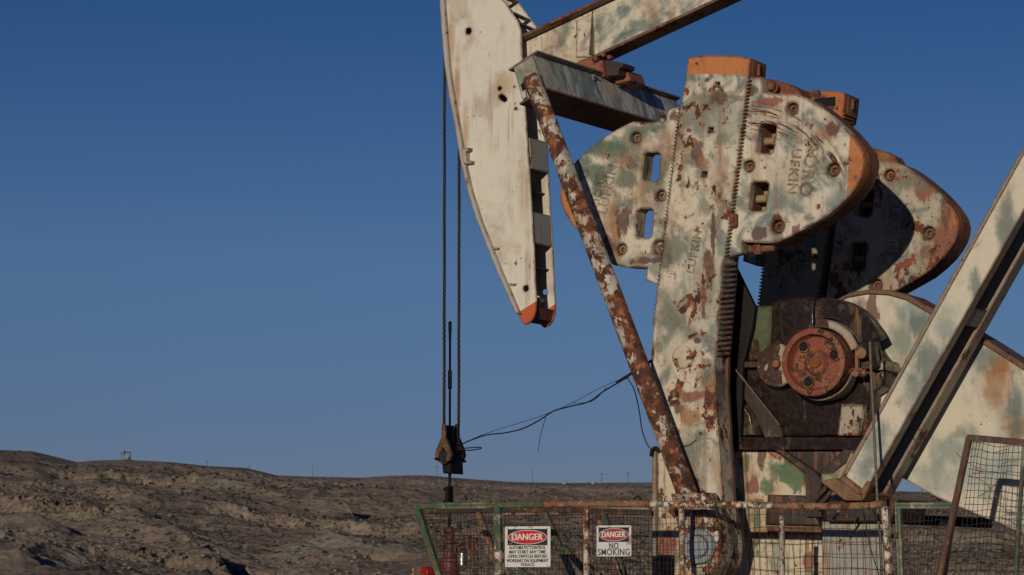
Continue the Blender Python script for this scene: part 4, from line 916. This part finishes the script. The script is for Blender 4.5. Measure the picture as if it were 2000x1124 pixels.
# broken rock on the ledges, finer gullies, hummocks
near = np.clip(R2/1500, .4, 1.5)
crag = ridged(WX/17, WY_/17, 4, 30); blk = fbm(WX/6, WY_/6, 4, 33, .6)
zt = zt + fade*(cliff*((crag-.5)*6+(blk-.5)*6) + (ridged((ux+wrp*.3)/60, uy/150, 3, 34)-.5)*4.5 + (fbm(WX/22, WY_/22, 4, 36)-.5)*3.4)
zt = zt + (fbm(WX/5, WY_/5, 3, 38, .6)-.5)*1.5*np.clip((1-T2)/.04, .12, 1)*(.4+.8*np.clip((fbm(WX/90, WY_/90, 2, 44)-.4)*5, 0, 1))
def worley(x, y, s):
    ix, iy = np.floor(x), np.floor(y); best = np.full(x.shape, 9.); val = np.zeros(x.shape)
    for a_ in (-1, 0, 1):
        for b_ in (-1, 0, 1):
            jx, jy = ix+a_, iy+b_; d_ = (jx+hsh(jx, jy, s)-x)**2+(jy+hsh(jx, jy, s+1)-y)**2
            m_ = d_ < best; best = np.where(m_, d_, best); val = np.where(m_, hsh(jx, jy, s+2), val)
    return np.sqrt(best), val
rub = np.clip((fbm((ux+wrp*.4)/70, uy/200, 4, 120)-.47)/.10, 0, 1)*fade
rub = np.maximum(rub*.22, cliff*.75)
for cs_, hh_, s_ in ((8., 2.6, 200), (4.5, 1.9, 210), (2.6, 1.1, 220)):
    d_, v_ = worley(WX/cs_+fbm(WX/9, WY_/9, 2, s_)*.8, WY_/cs_, s_)
    zt = zt+.75*rub*hh_*np.clip(1-d_/(.22+.38*v_), 0, 1)**.55*(v_ > .45)
# back side of the ridge
NB = 12
bk_r = np.linspace(R_HI+50, 6000, NB)
Xb_, Yb_, Zb_ = [], [], []
for r_ in bk_r:
    Xb_.append(CAM.x-np.sin(TH-AZ)*r_); Yb_.append(CAM.y+np.cos(TH-AZ)*r_)
    Zb_.append(1.6+R_HI*(1130-sk)/FPX*1.0-(r_-R_HI)*.012)
X_ = np.vstack([WX]+Xb_); Y_ = np.vstack([WY_]+Yb_); Z_ = np.vstack([zt]+Zb_); Z_ = np.maximum(Z_, -8)
nr, na = X_.shape
me = bpy.data.meshes.new('hills')
me.vertices.add(nr*na); me.vertices.foreach_set('co', np.stack([X_, Y_, Z_], -1).astype(np.float32).ravel())
i0 = (np.arange(nr-1)[:, None]*na+np.arange(na-1)[None]).ravel()
faces = np.stack([i0, i0+1, i0+na+1, i0+na], -1)
nf = len(faces); me.loops.add(nf*4); me.polygons.add(nf)
me.loops.foreach_set('vertex_index', faces.ravel().astype(np.int32)); me.polygons.foreach_set('loop_start', np.arange(0, nf*4, 4, dtype=np.int32))
me.polygons.foreach_set('loop_total', np.full(nf, 4, dtype=np.int32)); me.polygons.foreach_set('use_smooth', np.ones(nf, bool))
me.update(calc_edges=True); me.validate()
g = NT('badland_hills')
geo = g.n('ShaderNodeNewGeometry'); pos = geo.outputs['Position']
sx = g.n('ShaderNodeSeparateXYZ'); g.l(geo.outputs['True Normal'], sx.inputs[0])
co = pos
n1 = g.noise(co, .006, 5, .55); n2 = g.noise(co, .05, 8, .65); n3 = g.noise(co, .35, 8, .7)
c = g.mix(g.ss(n1, .4, .62), (.235, .180, .140), (.305, .238, .185))
c = g.mix(g.ss(n2, .45, .62, 0, .6), c, (.145, .118, .092))
c = g.mix(g.ss(g.noise(co, .012, 4, .6), .58, .66, 0, .7), c, (.30, .285, .23))       # pale clay fans
c = g.mix(g.ss(g.noise(g.n('ShaderNodeVectorMath', operation='ADD').outputs[0], .01, 2), .9, 1.), c, c) if False else c
st_ = g.n('ShaderNodeMapping'); g.l(pos, st_.inputs[0]); st_.inputs['Scale'].default_value = (.01, .01, .55)
sn = g.m_('ADD', g.m_('MULTIPLY', g.noise(st_.outputs[0], 1.2, 5, .6, .4), .45), g.m_('MULTIPLY', g.noise(co, .12, 6, .65), .55))
rock = g.mix(g.ss(sn, .40, .60), (.17, .128, .094), (.285, .232, .172)); rock = g.mix(g.ss(n3, .5, .6, 0, .7), rock, (.07, .05, .038))
slope_f = g.ss(sx.outputs[2], .93, .72)
c = g.mix(g.m_('MULTIPLY', slope_f, .9), c, rock)
vo = g.n('ShaderNodeTexVoronoi'); g.l(pos, vo.inputs['Vector']); vo.inputs['Scale'].default_value = .22; vo.inputs['Randomness'].default_value = 1
shr = g.m_('MULTIPLY', g.ss(vo.outputs['Distance'], .34, .24), g.ss(g.noise(co, .02, 4, .6), .47, .56))
c = g.mix(g.m_('MULTIPLY', shr, .8), c, (.035, .032, .024))
c = g.mix(g.ss(n3, .56, .66, 0, .55), c, (.24, .195, .145)); n4 = g.noise(co, .9, 5, .7); c = g.mix(g.ss(n4, .56, .66, 0, .42), c, (.07, .053, .038))
g.l(c, g.b.inputs['Base Color']); g.b.inputs['Roughness'].default_value = 1; g.b.inputs['Specular IOR Level'].default_value = .1
hh = g.m_('ADD', g.m_('MULTIPLY', n3, 1.0), g.m_('MULTIPLY', vo.outputs['Distance'], -.8))
g.l(g.bump(hh, .9, .8), g.b.inputs['Normal'])
tag(link('hills', me, g.m), kind='structure', label='brown eroded badland hills')
# scrub bushes and loose stones on the slopes (nobody could count them)
def scatter(name, n, mask, r0, r1, flat, mat, label, seed, sharp):
    rg = np.random.default_rng(seed); p_ = mask.ravel().copy(); p_[R2.ravel() < 1290] = 0
    p_ *= (np.abs(AZ[None, :]) < .2).repeat(R2.shape[0], 0).ravel(); p_ /= p_.sum()
    ids = rg.choice(p_.size, n, p=p_)
    base = bmesh.new(); bmesh.ops.create_icosphere(base, subdivisions=1, radius=1); bv_ = np.array([v.co[:] for v in base.verts]); bf_ = np.array([[v.index for v in f.verts] for f in base.faces]); base.free()
    nv = len(bv_); rad = r0+(r1-r0)*rg.random(n)**2.2
    jit = 1+(rg.random((n, nv))-.5)*sharp
    q3 = bv_[None]*jit[..., None]*rad[:, None, None]*np.array([1, 1, flat])
    c3 = np.stack([WX.ravel()[ids], WY_.ravel()[ids], zt.ravel()[ids]], -1)+np.stack([rg.normal(0, .6, n), rg.normal(0, .6, n), rad*flat*.35], -1)
    vv = (q3+c3[:, None]).reshape(-1, 3); ff = (bf_[None]+(np.arange(n)*nv)[:, None, None]).reshape(-1, 3)
    m_e = bpy.data.meshes.new(name); m_e.vertices.add(len(vv)); m_e.vertices.foreach_set('co', vv.astype(np.float32).ravel()); k_ = len(ff)
    m_e.loops.add(k_*3); m_e.polygons.add(k_); m_e.loops.foreach_set('vertex_index', ff.astype(np.int32).ravel()); m_e.polygons.foreach_set('loop_start', np.arange(0, k_*3, 3, dtype=np.int32)); m_e.polygons.foreach_set('loop_total', np.full(k_, 3, dtype=np.int32))
    m_e.update(calc_edges=True); tag(link(name, m_e, mat), label, kind='stuff')
gen = fade*np.clip((fbm(WX/75, WY_/75, 3, 300)-.42)*6, .03, 1)
scatter('scrub', 5500, gen, .35, 1.25, .75, plain('scrub_leaf', (.045, .042, .026), 1, 0, .4, 1, 0, spec=.1), 'dark dry scrub dotted over the hills', 1, .5)
scatter('loose_rocks', 4500, fade*(cliff*1.0+np.clip(rub*.5, 0, .3)+.01), .3, 1.5, .7, plain('rock_face', (.25, .20, .145), 1, 0, .45, .6, 0, spec=.1), 'loose brown rocks along the eroded ledges', 2, .7)
# flat ground sheet out to the horizon
gm = NT('dusty_ground'); n = gm.noise(gm.co, .6, 9, .65); cc = gm.mix(gm.ss(n, .35, .65), (.17, .13, .095), (.11, .085, .06)); gm.l(cc, gm.b.inputs['Base Color']); gm.b.inputs['Roughness'].default_value = 1; gm.l(gm.bump(gm.noise(gm.co, 9, 8, .7), .8, .05), gm.b.inputs['Normal'])
bm = bmesh.new(); N = 96; prev = None
for r in (0, 10, 40, 120, 400, 1500, 6000, 20000):
    ring = [bm.verts.new((r*cos(k*2*pi/N), r*sin(k*2*pi/N), 0 if r < 400 else -.02*r/400)) for k in range(N)] if r else [bm.verts.new((0, 0, 0))]
    if prev:
        for k in range(N):
            if len(prev) == 1: bm.faces.new((prev[0], ring[k], ring[(k+1) % N]))
            else: bm.faces.new((prev[k], ring[k], ring[(k+1) % N], prev[(k+1) % N]))
    prev = ring
me = bpy.data.meshes.new('ground'); bm.to_mesh(me); bm.free(); tag(link('ground', me, gm.m), kind='structure', label='flat dusty ground')

# terrain height lookup for the things on the skyline
def ridge_z(px): return 1.6+R_HI*(1130-np.interp(px, SK[:, 0], SK[:, 1]))/FPX
def ridge_pt(px, r=R_HI-6):
    d = ray(px, 900); k = r/sqrt(d.x**2+d.y**2); return V((CAM.x+d.x*k, CAM.y+d.y*k, float(ridge_z(px))-1.0))
mt_pole = plain('weathered_pole_wood', (.05, .04, .035), .9, 0, .3, 1, 0)
labels = {237: 'power pole just left of the small distant pump jack', 405: 'short power pole on the left hill shoulder', 487: 'faint pole on the skyline where the left hill drops', 611: 'tall lone pole on the skyline left of the bridle ropes', 853: 'pole on the skyline just left of the carrier bar',
          1040: 'tall pole on the skyline under the hanging wire end', 1175: 'pole with crossarm on the skyline right of the loose wires', 1226: 'pole on the skyline nearest the rusty pitman'}
for px, h, arm in ((237, 5.5, 1), (405, 4.5, 1), (487, 3.5, 0), (611, 7.5, 0), (853, 7.5, 1), (1040, 9.8, 0), (1175, 7, 1), (1226, 7.5, 1)):
    p = ridge_pt(px); T = thing('power_pole', labels[px], 'power pole', p, 'power poles along the ridge')
    link('pole', cyl(p, p+V((0, 0, h+1)), .15, 8, .10), mt_pole, T)
    if arm: link('crossarm', bar(p+RT*-1.3+V((0, 0, h)), p+RT*1.3+V((0, 0, h)), .25, .25, bev=0), mt_pole, T)
# distant pump jack on the ridge
p = ridge_pt(249)+V((0, 0, .6))
DJ = thing('pump_jack', 'tiny distant pump jack alone on the ridge at far left', 'pump jack', p)
md = plain('distant_steel', (.06, .055, .055), .8, 0, .3, 1, 0); mr = plain('distant_red', (.25, .05, .04), .8, 0, .3, 1, 0); mw = plain('distant_pale', (.32, .33, .33), .8, 0, .3, 1, 0)
Q = lambda a, z: p+RT*a*.72+V((0, 0, z*.72))
link('walking_beam', bar(Q(-3.0, 8.2), Q(3.3, 7.7), .8, .7, bev=0), md, DJ)
link('horse_head', bar(Q(-3.1, 9.2), Q(-2.9, 5.6), .9, 1.0, bev=0), mr, DJ)
link('samson_post', join([bar(Q(.8, 0), Q(-.2, 8), .5, .4, bev=0), bar(Q(-1.6, 0), Q(-.2, 8), .5, .4, bev=0)]), mw, DJ)
link('pitman', bar(Q(3.1, 7.8), Q(2.2, 2.4), .4, .4, bev=0), md, DJ)
link('counterweight', bar(Q(1.2, 1.2), Q(2.6, 3.4), 1.4, 1.6, bev=0), md, DJ)
link('rod', bar(Q(-3.3, 5.6), Q(-3.3, 0), .2, .2, bev=0), md, DJ)
link('base', bar(Q(-2.2, .6), Q(3.2, .6), 2, 1.2, bev=0), md, DJ)
# small tanks on the skyline
for px, lab in ((1102, 'low pale tank on the skyline right of the tall pole'), (1158, 'small pale tank on the skyline beside the crossarm pole')):
    p = ridge_pt(px); T = thing('storage_tank', lab, 'tank', p, 'tanks on the ridge')
    link('shell', cyl(p, p+V((0, 0, 2.0)), 1.5, 16), mw, T); link('roof', lathe(p+V((0, 0, 2.0)), (0, 0, 1), [(0, 1.55), (.35, 0)], 16), mw, T)

# ================================================================= LIGHT, SKY
travel = V((-.22, 1, -.175)).normalized()
sund = -travel; elev = math.asin(sund.z)
sl_ = bpy.data.lights.new('sun', 'SUN'); so = bpy.data.objects.new('sun', sl_); COL.objects.link(so)
so.rotation_euler = travel.to_track_quat('-Z', 'Y').to_euler(); sl_.energy = 3.25; sl_.angle = radians(.5); sl_.color = (1, .87, .70)
w = bpy.data.worlds.new('World'); S.world = w; w.use_nodes = True; nt = w.node_tree; nt.nodes.clear()
out = nt.nodes.new('ShaderNodeOutputWorld'); bg = nt.nodes.new('ShaderNodeBackground'); nt.links.new(bg.outputs[0], out.inputs[0])
sky = nt.nodes.new('ShaderNodeTexSky'); sky.sky_type = 'NISHITA'; sky.sun_disc = False; sky.sun_elevation = elev
sky.sun_rotation = atan2(sund.x, sund.y); sky.altitude = 1200; sky.air_density = 1.0; sky.dust_density = .1; sky.ozone_density = 3.0
bg.inputs[1].default_value = .06
tc = nt.nodes.new('ShaderNodeTexCoord'); sp_ = nt.nodes.new('ShaderNodeSeparateXYZ'); nt.links.new(tc.outputs['Generated'], sp_.inputs[0])
rp_ = nt.nodes.new('ShaderNodeValToRGB'); nt.links.new(sp_.outputs[2], rp_.inputs[0]); cr2 = rp_.color_ramp
SKT = [(0.0, (.54, .57, .97)), (.050, (.53, .575, .975)), (.113, (.57, .67, .96)), (.198, (.315, .525, .85)), (.6, (.30, .50, .85))]
while len(cr2.elements) < len(SKT): cr2.elements.new(.5)
for e_, (p_, c_) in zip(cr2.elements, SKT): e_.position = p_; e_.color = c_+(1,)
mx_ = nt.nodes.new('ShaderNodeMix'); mx_.data_type = 'RGBA'; mx_.blend_type = 'MULTIPLY'; mx_.inputs[0].default_value = 1
nt.links.new(sky.outputs[0], mx_.inputs[6]); nt.links.new(rp_.outputs[0], mx_.inputs[7]); nt.links.new(mx_.outputs[2], bg.inputs[0])
S.view_settings.view_transform = 'Standard'; S.view_settings.look = 'None'; S.view_settings.exposure = -.35; S.view_settings.gamma = 1
S.render.engine = 'CYCLES'
S.render.film_transparent = False
